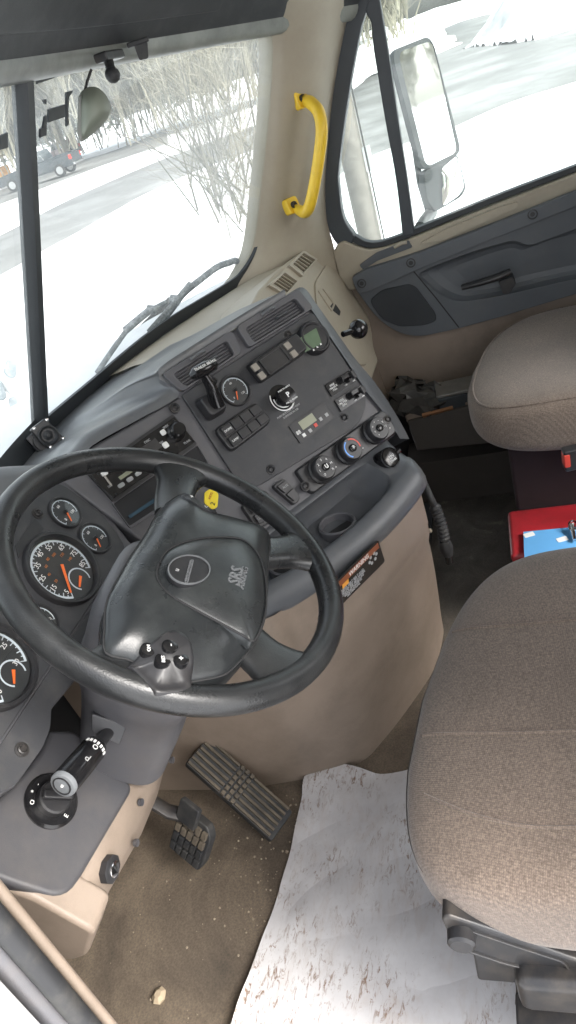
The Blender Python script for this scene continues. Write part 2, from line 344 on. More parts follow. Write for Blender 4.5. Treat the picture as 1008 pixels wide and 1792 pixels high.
M_gaugeglass = glassmat('gauge_glass', .0, (1, 1, 1))
M_mirror = mat('mirror_glass', (.82, .84, .84), .03, 1.0, var=.02)
M_lcd_green = mat('lcd_green', (.11, .16, .10), .25, var=.1, vscale=25)
M_lcd_grey = mat('lcd_olive', (.26, .27, .19), .3, var=.04, vscale=25)
M_screen = mat('dark_screen', (.035, .035, .037), .07, var=.1, coat=.6)
M_rust = mat('rust', (.32, .12, .035), .8, var=.3, vscale=60)
M_dial = mat('dial_black', (.028, .03, .031), .5, var=.1)
M_tick = mat('dial_print', (.52, .58, .62), .5, var=.05)
# outdoors
M_snow = mat('snow', (.84, .85, .87), .6, var=.04, vscale=.7, dirt=((.13, .13, .13), .8, .11), grain=.2, gscale=6)
M_road = mat('slushy_road', (.115, .115, .112), .6, var=.15, vscale=.25, dirt=((.26, .26, .26), .8, .3))
M_pave = mat('wet_lot', (.105, .104, .10), .55, var=.2, vscale=.3, dirt=((.27, .27, .27), .8, .22))
M_twig = mat('twig_bark', (.17, .158, .12), .9, var=.3, vscale=3)
M_trunk = mat('bark', (.10, .093, .075), .9, var=.3, vscale=2)
M_conifer = mat('conifer', (.075, .082, .065), .9, var=.3, vscale=1)
M_pole = mat('pole_wood', (.12, .11, .10), .85, var=.2, vscale=6)
M_navy = mat('navy_paint', (.008, .016, .022), .3, var=.2, coat=.5, dirt=((.1, .1, .1), .4, 3))
M_carglass = mat('car_glass', (.05, .06, .065), .08, var=.1)
M_tyre = mat('tyre', (.025, .025, .026), .8, var=.2)
M_alloy = mat('alloy', (.5, .5, .5), .35, .8, var=.1)
M_taillight = mat('tail_light', (.5, .03, .02), .2, var=.1)
M_maroonpaint = mat('dark_red_paint', (.12, .03, .03), .3, var=.2, coat=.4)
M_orangepaint = mat('orange_paint', (.75, .33, .05), .4, var=.1)
# ------------------------------------------------------------------ frames used below
_r0 = ray(430, 690); CP = tilted(CAM + _r0 * 1.40, D2(-35), D2(31))            # centre stack face, turned to the driver
_r1 = ray(107, 997); CL = tilted(CAM + _r1 * 1.12, D2(-2), D2(32))             # instrument cluster face
PD = tilted(atX(550, 435, .9), D2(-4), D2(20))                                 # passenger dash face
WHEEL_C = A(-.518, .435, .804)
_e1 = nrm(A(math.cos(D2(4.7)), math.sin(D2(4.7)), 0)); _n = A(math.sin(D2(4.7)) * math.sin(D2(37.3)), -math.cos(D2(4.7)) * math.sin(D2(37.3)), math.cos(D2(37.3)))
WHL = Fr(WHEEL_C, _e1, np.cross(_n, _e1))
def WSY(x, z): return .92 - .46 * x * x - (z - .82) * .466                     # windshield surface
def ws(x, z, off=0.0): return A(x, WSY(x, z) - off, z - off * .466)
def wpx(x, y, off=0.0):
    r = ray(x, y); lo, hi = .2, 4.0
    f = lambda t: (CAM + r * t)[1] - (WSY((CAM + r * t)[0], (CAM + r * t)[2]) - off)
    for _ in range(60):
        mid = (lo + hi) / 2
        if f(mid) < 0: lo = mid
        else: hi = mid
    return CAM + r * lo
# ------------------------------------------------------------------ cab shell (the setting)
def struct(o): return kind(o, 'structure')
mb = MB(); nx, ny = 70, 80; rows = []
for j in range(ny + 1):
    y = -1.3 + 2.33 * j / ny
    rows.append([A(-.955 + 1.93 * i / nx, y, .0015 * math.sin(9 * i / nx * 3 + j * .3) * (1 if i % 2 else .6) - (0.004 if i in (0, nx) else 0)) for i in range(nx + 1)])
struct(mb.loft(rows).build('floor', M_floor))
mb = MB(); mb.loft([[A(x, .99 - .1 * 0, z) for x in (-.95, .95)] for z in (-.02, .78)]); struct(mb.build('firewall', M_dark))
mb = MB().abox(-1.0, 1.02, -1.36, -1.30, -.02, .80).abox(-1.0, 1.02, -1.36, -1.30, 1.5, 1.72).abox(-1.0, -.75, -1.36, -1.30, .801, 1.499).abox(.77, 1.02, -1.36, -1.30, .801, 1.499); struct(mb.build('rear_wall', M_beige2))  # wall out of view; window opening added to brighten the cab interior
mb = MB().abox(-1.0, 1.02, -1.3, .40, 1.66, 1.72); struct(mb.build('ceiling', M_headliner))
mb = MB().abox(-1.0, -.95, -1.3, -.62, -.02, 1.66); struct(mb.build('rear_left_wall', M_beige2))
mb = MB().abox(.97, 1.02, -1.3, -.66, -.02, 1.66); struct(mb.build('rear_right_wall', M_beige2))
# windshield header: pale lip along the glass and the dark panel rising to the ceiling
hx = np.linspace(-.95, .93, 40)
def topz(x): return 1.372 - .055 * x * x
mb = MB(); rows = []
for x in hx:
    z = topz(x); p = ws(x, z)
    rows.append([p + A(0, .02, 0), p + A(0, -.012, -.006), p + A(0, -.022, -.002), p + A(0, -.030, .006), p + A(0, -.035, .016), p + A(0, -.036, .024)])
struct(mb.loft(rows).build('header_lip', M_lip))
mb = MB(); rows = []
for x in hx:
    z = topz(x); p = ws(x, z)
    rows.append([p + A(0, -.035, .022), p + A(0, -.06, .045), p + A(0, -.13, .095), p + A(0, -.20, .15), p + A(0, -.27, .21), A(x, .40, 1.67)])
struct(mb.loft(rows).build('header_panel', M_visor))
# left door jamb seen at the lower left corner, facing the open driver's door
mb = MB().abox(-.932, -.921, .47, .97, 0, 1.2); struct(mb.build('kick_panel', M_beige, bevel=.006))
mb = MB().abox(-.966, -.936, .474, .60, -.1, 1.66); struct(mb.build('left_pillar', M_trim, bevel=.008))
mb = MB().abox(-1.06, -.968, .480, .98, -.4, 1.66); struct(mb.build('cab_skin', M_whitepaint, bevel=.01))
mb = MB(); mb.tube([A(-.949, .468, z) for z in np.linspace(0, 1.6, 30)], .0105, 10); struct(mb.build('door_seal', M_rubber))
mb = MB(); pts = [A(-.905 + .012 * math.sin(z * 7), .55, z) for z in np.linspace(.2, .78, 60)]
mb.tube(pts, [.013 if k % 2 else .0105 for k in range(60)], 10)
tag(mb.build('wiring_conduit', M_rubber), 'black corrugated wiring conduit beside the lower left end of the dash', 'conduit')
mb = MB().abox(-1.04, -.955, -.62, .47, -.08, .012); struct(mb.build('door_sill', M_steel, bevel=.006))
# right-hand A pillar trim
def pil(yl, yr, n=10):
    return yl
Lp = [(455, 10), (484, 45), (489, 95), (482, 200), (468, 325), (456, 415), (441, 458), (412, 505)]
Rp = [(640, -40), (617, 0), (596, 90), (580, 190), (570, 311), (572, 382), (586, 440), (600, 520)]
Ls = spline([wpx(x, y, .012) for x, y in Lp], 42); Rs = spline([atX(x, y, .945) for x, y in Rp], 42)
mb = MB(); rows = []
for a, c in zip(Ls, Rs):
    row = []
    for t in np.linspace(0, 1, 13):
        p = a * (1 - t) + c * t; bul = .032 * math.sin(math.pi * t) ** .8
        row.append(p + A(-.6, -.8, 0) * bul)
    rows.append([a + A(0, .05, 0)] + row + [c + A(.03, .03, 0)])
struct(mb.loft(rows).build('right_pillar', M_beige2))
# ------------------------------------------------------------------ windshield
W = thing('windshield', 'two-piece curved windshield with black centre bar, hazed by road film', 'windshield', ws(0, .82))
def pane(name, xa, xb):
    mb = MB(); rows = []
    for z in np.linspace(.78, 1.41, 14): rows.append([ws(x, z, -.004) for x in np.linspace(xa, xb, 18)])
    return mb.loft(rows).build(name, M_glass, W)
pane('pane', .012, .87); pane('pane', -.87, -.012)
mb = MB(); rows = []
for z in np.linspace(.79, 1.385, 12):
    p = ws(0, z); rows.append([p + A(-.0135, .012, 0), p + A(-.0145, -.008, 0), p + A(-.010, -.016, 0), p + A(.010, -.016, 0), p + A(.0145, -.008, 0), p + A(.0135, .012, 0)])
mb.loft(rows, closed=True, caps=True).build('centre_bar', M_frit, W)
inner = [(57, 150), (155, 116), (215, 105), (300, 86), (400, 52), (440, 34), (462, 34), (478, 52), (486, 90), (478, 200), (464, 325), (454, 405), (444, 440), (424, 472), (398, 494), (275, 570), (150, 672), (80, 730)]
i3 = [wpx(x, y, .004) for x, y in inner]
i3s = spline(i3, 90); cc = sum(i3s) / len(i3s)
outer = []
for k, p in enumerate(i3s):
    t = nrm(i3s[min(k + 1, len(i3s) - 1)] - i3s[max(k - 1, 0)]); nn = nrm(np.cross(t, A(0, -.9, -.42))); 
    if nn @ (p - cc) < 0: nn = -nn
    frac = k / len(i3s); wdt = .02 if frac < .66 else .034
    q = p + nn * wdt; q[1] = WSY(min(q[0], .9), q[2]) - .006; outer.append(q)
mb = MB(); mb.loft([[p + A(0, .004, 0) for p in i3s], [p + A(0, -.006, 0) for p in i3s], [p + A(0, -.008, 0) for p in outer], [p + A(0, .02, 0) for p in outer]]); mb.build('seal', M_frit, W)
zb = [ws(x, .815 + .03 * x * x, .006) for x in np.linspace(-.86, -.012, 20)]
mb = MB(); mb.loft([[p + A(0, 0, .022) for p in zb], [p + A(0, -.004, 0) for p in zb], [p + A(0, -.006, -.03) for p in zb]]); mb.build('seal', M_frit, W)
# dark square remnants of adhesive pads and the cloudy patch near the top of the bar
def wpoly(name, pts, m, off=.010, par=None, th=.003):
    P = [wpx(x, y, off) for x, y in pts]; n = len(P)
    V = P + [p + A(0, -th, -th * .4) for p in P]; F = [tuple(range(n)), tuple(range(2*n-1, n-1, -1))] + [(i, (i+1) % n, n+(i+1) % n, n+i) for i in range(n)]
    return mesh(name, V, F, m, par, smooth=False)
z7 = lambda x, y: (x / 4.2, 90 + y / 4.2)
for pts, lb in (([z7(345, 425), z7(468, 388), z7(466, 480), z7(344, 520)], 'square black adhesive pad on the glass right of the windshield bar'),
                ([z7(478, 300), z7(522, 286), z7(520, 300), z7(497, 330), z7(490, 420), z7(494, 535), z7(478, 550), z7(475, 420)], 'thin upright black adhesive strip on the glass beside the hanging olive shell'),
                ([z7(318, 478), z7(330, 470), z7(330, 615), z7(284, 632), z7(285, 568), z7(303, 560)], 'crooked black adhesive strip on the glass nearest the windshield bar'),
                ([z7(306, 356), z7(330, 350), z7(330, 384), z7(318, 384)], 'tiny black adhesive scrap high on the glass beside the bar'),
                ([z7(-12, 620), z7(44, 594), z7(44, 705), z7(-12, 722)], 'black adhesive square on the driver pane at the picture edge')):
    tag(wpoly('adhesive_pad', pts, M_frit), lb, 'sticker')
# ------------------------------------------------------------------ grab handle
G = thing('grab_handle', 'bright yellow grab handle bolted to the beige windshield pillar', 'grab handle', atX(540, 270, .86))
gp = [(530, 174), (536, 176), (546, 182), (558, 197), (563, 228), (559, 270), (552, 315), (546, 345), (541, 362), (534, 371), (524, 368), (517, 364)]
gx = [.800, .795, .775, .750, .735, .735, .735, .735, .745, .760, .785, .795]
g3 = spline([atX(x, y, d) for (x, y), d in zip(gp, gx)], 60)
rr = [.011 + .004 * min(1, min(k, len(g3) - 1 - k) / 8) for k in range(len(g3))]
MB().tube(g3, rr, 14).build('bar', M_yellow, G)
for (x, y, d) in ((525, 175, .80), (510, 360, .795)):
    c_ = atX(x, y, d); f_ = Fr(c_, nrm(A(.8, -.6, 0)), A(0, 0.2, 1))
    MB().prism(f_, rrect(-.018, .020, -.02, .02, .008), -.016, .010).build('mount_pad', M_yellow, G, bevel=.003)
    MB().lathe(f_, 0, 0, [(.0095, .008), (.0095, .0145), (.007, .017), (.0045, .013)], 14).build('bolt', M_steel, G)
# ------------------------------------------------------------------ dashboard: one thing, many parts
DB = thing('dashboard', 'wraparound grey truck dashboard with gauges, vents and beige passenger side', 'dashboard', (-.1, .6, .3))
def SCREW(fr, x, y, h, par, r=.0065):
    u, v = fr.px(x, y, h)
    s_ = MB().lathe(fr, u, v, [(r * 1.5, h - .002), (r * 1.5, h + .001), (r, h + .0015), (r, h + .004), (r * .75, h + .005), (r * .45, h + .002)], 14).build('screw', M_steel, par)
    return s_
# upper pad: glass edge -> shelf -> crest -> top edge of the faces
edge_px = [(-40, 960, 'c'), (30, 880, 'c'), (108, 838, 'c'), (163, 779, 'p'), (235, 738, 'p'), (310, 696, 'p'), (316, 690, 'p')]
def face_pt(x, y, f, h=0.0): return (CL if f == 'c' else CP).w(*(CL if f == 'c' else CP).px(x, y, h), h)
cst = []   # stations: (windshield x, list of points from glass to face edge)
def station(xw, crest, edge):
    g0 = ws(xw, .79 + .03 * xw * xw, .0); g1 = ws(xw, .80 + .03 * xw * xw, .02)
    m1 = g1 * .62 + crest * .38; m1 = m1 + A(0, 0, -.004); m2 = g1 * .25 + crest * .75 + A(0, 0, .004)
    e2 = crest * .45 + edge * .55 + A(0, -.006, .010)
    return [g0, g1, m1, m2, crest, e2, edge]
def top(fr, x, y, lift, back): # crest sits above/forward of the face edge
    p = fr.w(*fr.px(x, y)); return p + A(0, 0, lift) - fr.n * back
rows = [station(-.86, CL.w(-.45, .13) + A(0, .05, .055), CL.w(-.45, .125)),
        station(-.62, CL.w(-.20, .13) + A(0, .05, .06), CL.w(-.20, .125)),
        station(-.42, CL.w(.03, .13) + A(0, .045, .055), CL.w(.03, .122)),
        station(-.25, top(CP, 108, 822, .03, .05), CP.w(*CP.px(112, 828))),
        station(-.13, top(CP, 163, 772, .03, .05), CP.w(*CP.px(163, 779))),
        station(-.055, top(CP, 235, 728, .027, .05), CP.w(*CP.px(235, 738))),
        station(.0, top(CP, 290, 690, .022, .05), CP.w(*CP.px(311, 695))),
        station(.04, top(CP, 284, 662, .016, .035), CP.w(*CP.px(298, 674))),
        station(.07, top(CP, 285, 650, .012, .024), CP.w(*CP.px(282, 656))),
        station(.17, top(CP, 360, 598, .012, .02), CP.w(*CP.px(360, 607))),
        station(.28, top(CP, 440, 548, .012, .02), CP.w(*CP.px(440, 556))),
        station(.37, top(CP, 500, 512, .010, .02), CP.w(*CP.px(500, 519)))]
rows = [spline(r, 18) for r in rows]
cols = [spline([r[k] for r in rows], 45) for k in range(len(rows[0]))]
mb = MB(); mb.loft(cols); mb.build('upper_pad', M_pad, DB, ang=60)
# end of the pad rolling down the right flank of the stack
flank = [(500, 519), (524, 503), (545, 512), (560, 540), (590, 588), (622, 622), (655, 652), (690, 722), (722, 775), (738, 808)]
def fl(x, y, h): return CP.w(*CP.px(x, y, h), h)
r0 = spline([fl(498, 521, .002), fl(527, 519, .002), fl(548, 546, .003), fl(578, 590, .004), fl(612, 640, .004), fl(645, 690, .004), fl(668, 718, .004), fl(690, 752, .005), fl(700, 768, .005)], 40)
r1 = spline([fl(x, y, -.006) for x, y in [(500, 517), (530, 503), (556, 535), (588, 580), (622, 628), (655, 668), (685, 712), (706, 748), (716, 768)]], 40)
r2 = [p - CP.n * .05 + CP.e1 * .012 for p in r1]; r3 = [p - CP.n * .30 + CP.e1 * .015 for p in r1]
for k in range(6): r3[k] = r3[k] + A(0, 0, -.05); r2[k] = r2[k] + A(0, 0, -.006)
mb = MB(); mb.loft([r0, r1, [a * .5 + c_ * .5 + CP.e1 * .004 for a, c_ in zip(r1, r2)], r2, r3]); mb.build('right_flank', M_dash, DB, ang=60)
def fpoly(pts, h=0.0, f=None): return (f or CP).pp(pts, h)
# grey surround of the centre stack (behind dark panels)
sur = fpoly([(108, 842), (163, 779), (312, 694), (281, 656), (505, 516), (548, 540), (652, 690), (690, 722)]) + [(.25, -.2), (.25, -.231), (-.26, -.231)] + fpoly([(300, 1000), (250, 948)])
MB().prism(CP, sur, -.2, -.004).build('centre_surround', M_trim, DB, bevel=.006)
# dark instrument panel of the stack
pan = rpoly(fpoly([(317, 692), (546, 546), (644, 698), (628, 744), (467, 842), (428, 864), (390, 805)]), [.006, .012, .03, .03, .004, .006, .004])
CPN = MB().prism(CP, pan, -.003, .003).build('instrument_plate', M_panel, DB, bevel=.0015)
for x, y in ((306, 714), (374, 668), (505, 586), (602, 731), (474, 822)): SCREW(CP, x, y, .003, CPN if x != 306 else DB)
# vents
def vent(pts, ho, nsl, par=DB):
    P = [np.array(q) for q in fpoly(pts)]                      # tl, tr, br, bl
    def q(s, t): return tuple((P[0]*(1-s)+P[1]*s)*(1-t) + (P[3]*(1-s)+P[2]*s)*t)
    fr_out = rpoly([q(0, 0), q(1, 0), q(1, 1), q(0, 1)], .010); fr_in = rpoly([q(.09, .26), q(.88, .26), q(.88, .92), q(.09, .92)], .008)
    v_ = MB().ring(CP, fr_out, fr_in, -.006, .007).build('vent', M_trim, par, bevel=.002)
    MB().prism(CP, fr_in, -.03, -.018).build('duct', M_dark, v_)
    for k in range(nsl):
        t0 = .28 + (.62) * (k + .15) / nsl; t1 = t0 + .62 / nsl * .72
        sl = [q(.10, t0), q(.87, t0), q(.87, t1), q(.10, t1)]
        V = [CP.w(*sl[0], -.010), CP.w(*sl[1], -.010), CP.w(*sl[2], .003), CP.w(*sl[3], .003), CP.w(*sl[0], -.014), CP.w(*sl[1], -.014), CP.w(*sl[2], -.001), CP.w(*sl[3], -.001)]
        mesh('slat', V, [(0, 1, 2, 3), (7, 6, 5, 4), (0, 4, 5, 1), (1, 5, 6, 2), (2, 6, 7, 3), (3, 7, 4, 0)], M_trim, v_)
    a = q(.36, .14); c_ = q(.56, .14); MB().tube([CP.w(*a, .007), CP.w(a[0]*.7+c_[0]*.3, a[1]*.7+c_[1]*.3, .013), CP.w(a[0]*.3+c_[0]*.7, a[1]*.3+c_[1]*.7, .013), CP.w(*c_, .007)], .0035, 8).build('thumbwheel', M_dash, v_)
    a = q(.5, .55); c_ = q(.68, .55); MB().prism(CP, [q(.5, .53), q(.68, .53), q(.66, .60), q(.52, .60)], .0, .012).build('vane_tab', M_dash, v_, bevel=.0015)
vent([(281, 657), (404, 580), (422, 618), (317, 688)], .01, 5)
vent([(411, 574), (520, 508), (547, 541), (434, 611)], .01, 5)
# trailer brake hand valve
hb = fpoly([(336, 705), (372, 685), (396, 722), (362, 742)])
TB = MB().prism(CP, rpoly(hb, .012), .003, .026, top=rpoly(offset_poly(hb, -.006), .010)).build('trailer_brake_valve', M_black, DB, bevel=.003)
u0, v0 = CP.px(372, 718); u1, v1 = CP.px(352, 648, .06)
pv = CP.w(u0, v0, .024); tv = CP.w(u1, v1, .062)
MB().tube([pv, pv * .5 + tv * .5 + CP.n * .008, tv], [.015, .011, .008], 12, flat=.7).build('lever', M_gloss, TB)
hd = CP.px(335, 658, .068); h2 = CP.px(378, 636, .068)
hv = MB().tube([CP.w(*hd, .064), CP.w(hd[0]*.85+h2[0]*.15, hd[1]*.85+h2[1]*.15, .068), CP.w((hd[0]+h2[0])/2, (hd[1]+h2[1])/2, .071), CP.w(hd[0]*.15+h2[0]*.85, hd[1]*.15+h2[1]*.85, .068), CP.w(*h2, .064)], [.005, .0115, .0125, .0115, .006], 14).build('lever_head', M_gloss, TB)
ang = math.atan2(h2[1]-hd[1], h2[0]-hd[0])
text('lettering', 'TRAILER BRAKE', CP, (hd[0]+h2[0])/2 - .001, (hd[1]+h2[1])/2 + .003, .0832, .0068, M_white, TB, rot=ang)
# generic gauge builder
def gauge(fr, x, y, r, par, a0=215, a1=-35, nums=None, numr=.62, nums_size=.17, needle=None, ticks=13, h=.003, dial_m=None, nm=M_tick, arc=True, label_txt=None):
    u, v = fr.px(x, y, h)
    g_ = MB().lathe(fr, u, v, [(r * 1.0, h - .004), (r, h + r * .14), (r * .97, h + r * .19), (r * .9, h + r * .19), (r * .86, h + r * .10), (r * .86, h + r * .02)], 40, cap0=True, cap1=False).build('gauge', M_black, par)
    R_ = r * .86; hd_ = h + .002
    MB().lathe(fr, u, v, [(R_ * .99, h), (R_ * .99, hd_)], 36, cap0=False).build('dial', M_dial, g_)
    mb = MB()
    for k in range(ticks):
        a = D2(a0 + (a1 - a0) * k / (ticks - 1)); L_ = .16 if k % 2 == 0 else .10; f2 = fr.at(u, v, 0, a)
        mb.box(f2, R_ * (.93 - L_), R_ * .93, -R_ * .012, R_ * .012, hd_ + .0003, hd_ + .0008)
    if arc:
        n = 40; o_ = []; i_ = []
        for k in range(n + 1):
            a = D2(a0 + (a1 - a0) * k / n); o_.append((u + R_ * .94 * math.cos(a), v + R_ * .94 * math.sin(a))); i_.append((u + R_ * .875 * math.cos(a), v + R_ * .875 * math.sin(a)))
        mb.loft([[fr.w(*p, hd_ + .0004) for p in o_], [fr.w(*p, hd_ + .0004) for p in i_]])
    mb.build('scale', nm, g_, smooth=False)
    if nums:
        for k, s_ in enumerate(nums):
            if not s_: continue
            a = D2(a0 + (a1 - a0) * k / (len(nums) - 1)); text('numeral', s_, fr, u + R_ * numr * math.cos(a), v + R_ * numr * math.sin(a), hd_ + .0004, R_ * nums_size * 1.35, M_white, g_, depth=.0002)
    if needle is not None:
        f2 = fr.at(u, v, 0, D2(needle)); MB().prism(f2, [(-R_*.12, -R_*.045), (R_*.74, -R_*.022), (R_*.74, R_*.022), (-R_*.12, R_*.045)], hd_ + .003, hd_ + .0045).build('needle', M_orange, g_)
        MB().lathe(fr, u, v, [(R_*.13, hd_), (R_*.13, hd_ + .005), (R_*.1, hd_ + .007)], 16).build('needle_hub', M_black, g_)
    MB().lathe(fr, u, v, [(R_ * .99, h + r * .13)], 36, cap0=False).build('lens', M_gaugeglass, g_)
    return g_, u, v, R_, hd_
gauge(CP, 411, 684, .031, CPN, 225, -45, ['0', '', '', '60', '', '', '120'], .58, .16, -118)
# brake controller / display box with four buttons
ub = [CP.px(*p) for p in ((426, 643), (506, 590), (531, 622), (452, 676))]
BX = MB().prism(CP, rpoly(ub, .010), .003, .030, top=rpoly(offset_poly(ub, -.004), .010)).build('display_box', M_black, CPN, bevel=.003)
def bil(P, s, t): P = [np.array(q) for q in P]; return tuple((P[0]*(1-s)+P[1]*s)*(1-t)+(P[3]*(1-s)+P[2]*s)*t)
ub = fpoly([(426, 643), (506, 590), (531, 622), (452, 676)], .030)
def quad(P, s0, s1, t0, t1): return [bil(P, s0, t0), bil(P, s1, t0), bil(P, s1, t1), bil(P, s0, t1)]
MB().ring(CP, rpoly(quad(ub, .27, .75, .10, .90), .003, 3), rpoly(quad(ub, .29, .73, .15, .85), .003, 3), .029, .034).build('screen_rim', M_black, BX)
MB().prism(CP, quad(ub, .29, .73, .15, .85), .029, .0315).build('screen', M_screen, BX)
for s_ in (.10, .81):
    for t_ in (.12, .56): MB().prism(CP, rpoly(quad(ub, s_, s_ + .11, t_, t_ + .32), .0015, 3), .029, .034).build('button', mat('button_taupe', (.26, .235, .2), .5) if 'button_taupe' not in MATS else MATS['button_taupe'], BX, bevel=.001)
# round digital clock module
u, v = CP.px(545, 596); CK = MB().lathe(CP, u, v, [(.034, .003), (.034, .016), (.031, .020), (.028, .020), (.026, .017)], 36).build('clock_module', M_black, CPN)
uc = fpoly([(524, 592), (553, 574), (563, 602), (533, 617)], .018); MB().prism(CP, rpoly(uc, .002, 3), .0165, .019).build('lcd', M_lcd_green, CK)
for k in range(3):
    p = CP.px(549 + 6.2 * k, 612.5 - 5.2 * k, .02); MB().prism(CP, [(p[0]-.0022, p[1]-.0016), (p[0]+.0022, p[1]-.0016), (p[0], p[1]+.0024)], .019, .0206).build('button', M_white, CK)
# push-pull parking brake knob with printed collar
u, v = CP.px(492, 698); PK = MB().lathe(CP, u, v, [(.0275, .003), (.0275, .0036)], 32).build('knob_collar', M_gloss, CPN)
for k, (a, s_) in enumerate(((205, 'PULL TO PARK'), (270, ''))):
    pass
mb = MB()
for rr_, a_, b_ in ((.0265, 140, 330), (.020, 160, 310)):
    n = 26; mb.loft([[CP.w(u + r_ * math.cos(D2(a_ + (b_ - a_) * k / n)), v + r_ * math.sin(D2(a_ + (b_ - a_) * k / n)), .0041) for k in range(n + 1)] for r_ in (rr_, rr_ - .0028)])
mb.build('arc_print', M_white, PK, smooth=False)
ku, kv = CP.px(500, 693, .03)
KN = MB().lathe(CP, ku, kv, [(.010, .003), (.010, .022), (.019, .026), (.0195, .034), (.0175, .038), (.008, .039)], 28).build('knob', M_gloss, PK)
text('lettering', 'PUSH TO APPLY', CP, ku, kv + .0125, .0396, .0043, M_white, KN, rot=0); text('lettering', 'P', CP, ku, kv - .001, .0398, .014, M_white, KN, bold=.0004); text('lettering', 'PULL TO RELEASE', CP, ku, kv - .0135, .0396, .0038, M_white, KN)
tu, tv_ = CP.px(505, 722); text('lettering', 'PUSH BUTTON TO VENT', CP, tu, tv_ + .002, .0036, .0055, M_grey_print, CPN, rot=0); text('lettering', 'SUSPENSION AIR', CP, tu + .001, tv_ - .004, .0036, .0055, M_grey_print, CPN)
# twin-row blank switch bank
P4 = fpoly([(370, 755), (445, 705), (473, 741), (401, 796)])
SB = MB().prism(CP, rpoly(P4, .014), .002, .014, top=rpoly(offset_poly(P4, -.002), .014)).build('switch_bank', M_black, CPN, bevel=.003)
for r_ in range(2):
    for k in range(4):
        q4 = quad(P4, .07 + .22 * k, .07 + .22 * k + .21, .10 + .42 * r_, .10 + .42 * r_ + .37); b_ = MB().prism(CP, rpoly(q4, .002, 3), .010, .0195, top=rpoly(offset_poly(q4, -.001), .002, 3)).build('switch', M_black, SB, bevel=.001)
        if (r_, k) in ((0, 0), (1, 0)):
            c_ = bil(q4, .5, .5); text('lettering', 'DOME' if r_ == 0 else 'LAMP', CP, c_[0], c_[1] - .001, .0198, .0062, M_white, SB, rot=0)
# small timer module with lcd
P4 = fpoly([(503, 747), (563, 706), (582, 733), (523, 777)])
TM = MB().prism(CP, rpoly(P4, .002, 3), .003, .006).build('heater_timer', M_black, CPN)
MB().prism(CP, quad(P4, .22, .62, .12, .58), .005, .0068).build('lcd', M_lcd_grey, TM)
text('lettering', '88', CP, *bil(P4, .10, .55), .0064, .011, M_white, TM)
for k in range(5):
    c_ = bil(P4, .17 + .18 * k, .80 - .06 * (k > 1) - .1 * (k > 2)); MB().box(CP.at(*c_), -.0035, .0035, -.0035, .0035, .005, .0075).build('button', M_redmark if k == 2 else M_grey_print if k > 0 else M_white, TM)
# two guarded air-supply switches
for (x0, y0) in ((0, 0), (16.5, 26.5)):
    P4 = fpoly([(566 + x0, 676 + y0), (608 + x0, 650 + y0), (620 + x0, 669 + y0), (578 + x0, 696 + y0)])
    S_ = MB().prism(CP, rpoly(P4, .002, 3), .003, .0075).build('guarded_switch', M_gloss, CPN, bevel=.001)
    q4 = quad(P4, .42, .98, .05, .62); MB().prism(CP, rpoly(q4, .002, 3), .007, .020, top=rpoly(quad(P4, .5, .95, .1, .45), .002, 3)).build('guard', M_gloss, S_, bevel=.001)
    MB().prism(CP, quad(P4, .80, .93, .2, .8), .018, .026).build('toggle', M_black, S_, bevel=.001)
    c_ = bil(P4, .2, .48)
    for k, s_ in enumerate(('AXLE', 'UNLOCK', 'PULL')): text('lettering', s_, CP, c_[0], c_[1] + .0055 - .0055 * k, .0079, .0055, M_white, S_)
    c_ = bil(P4, .62, .85); text('lettering', 'OFF', CP, c_[0], c_[1], .0079, .004, M_white, S_); c_ = bil(P4, .93, .9); text('lettering', 'ON', CP, c_[0], c_[1], .0079, .004, M_white, S_)
# heater control panel with three knobs
P4 = fpoly([(514, 824), (668, 716), (694, 758), (544, 868)])
HV = MB().prism(CP, rpoly(P4, [.008, .016, .016, .012]), -.006, .008, top=rpoly(offset_poly(P4, -.002), [.008, .016, .016, .012])).build('heater_panel', M_black, DB, bevel=.003)
for k, (x, y) in enumerate(((565, 820), (612, 787), (659, 752))):
    u, v = CP.px(x, y, .02); kb = MB().lathe(CP, u, v, [(.027, .007), (.027, .013), (.024, .016), (.0235, .028), (.021, .031), (.012, .031)], 32).build('heater_knob', M_black, HV)
    MB().lathe(CP, u, v, [(.0075, .031), (.0075, .0345), (.006, .0355)], 16).build('push_button', M_gloss, kb)
    if k == 1:
        for m_, a_, b_ in ((M_bluemark, 110, 235), (M_redmark, 85, -20)):
            mbq = MB(); n = 16; mbq.loft([[CP.w(u + r_ * math.cos(D2(a_ + (b_ - a_) * j / n)), v + r_ * math.sin(D2(a_ + (b_ - a_) * j / n)), .0316) for j in range(n + 1)] for r_ in (.0195, .0165)]); mbq.build('scale_arc', m_, kb, smooth=False)
        text('lettering', '*', CP, u, v - .002, .0358, .016, M_white, kb)
    else:
        for j in range(7):
            a = D2(225 - 45 * j * (1 if k == 0 else .9)); text('lettering', ('O1234MX' if k == 0 else '><=>-VO')[j], CP, u + .0155 * math.cos(a), v + .0155 * math.sin(a), .0313, .0065, M_white, kb)
        if k == 0: text('lettering', 'U', CP, u, v, .0358, .011, M_white, kb, bold=.0005)
    p = CP.px(x + 23, y - 3, .009); MB().lathe(CP, p[0], p[1], [(.0013, .008), (.0013, .0092)], 8).build('pointer_dot', M_white, HV)
for x, y in ((534, 851), (678, 734)): SCREW(CP, x, y, .008, HV)
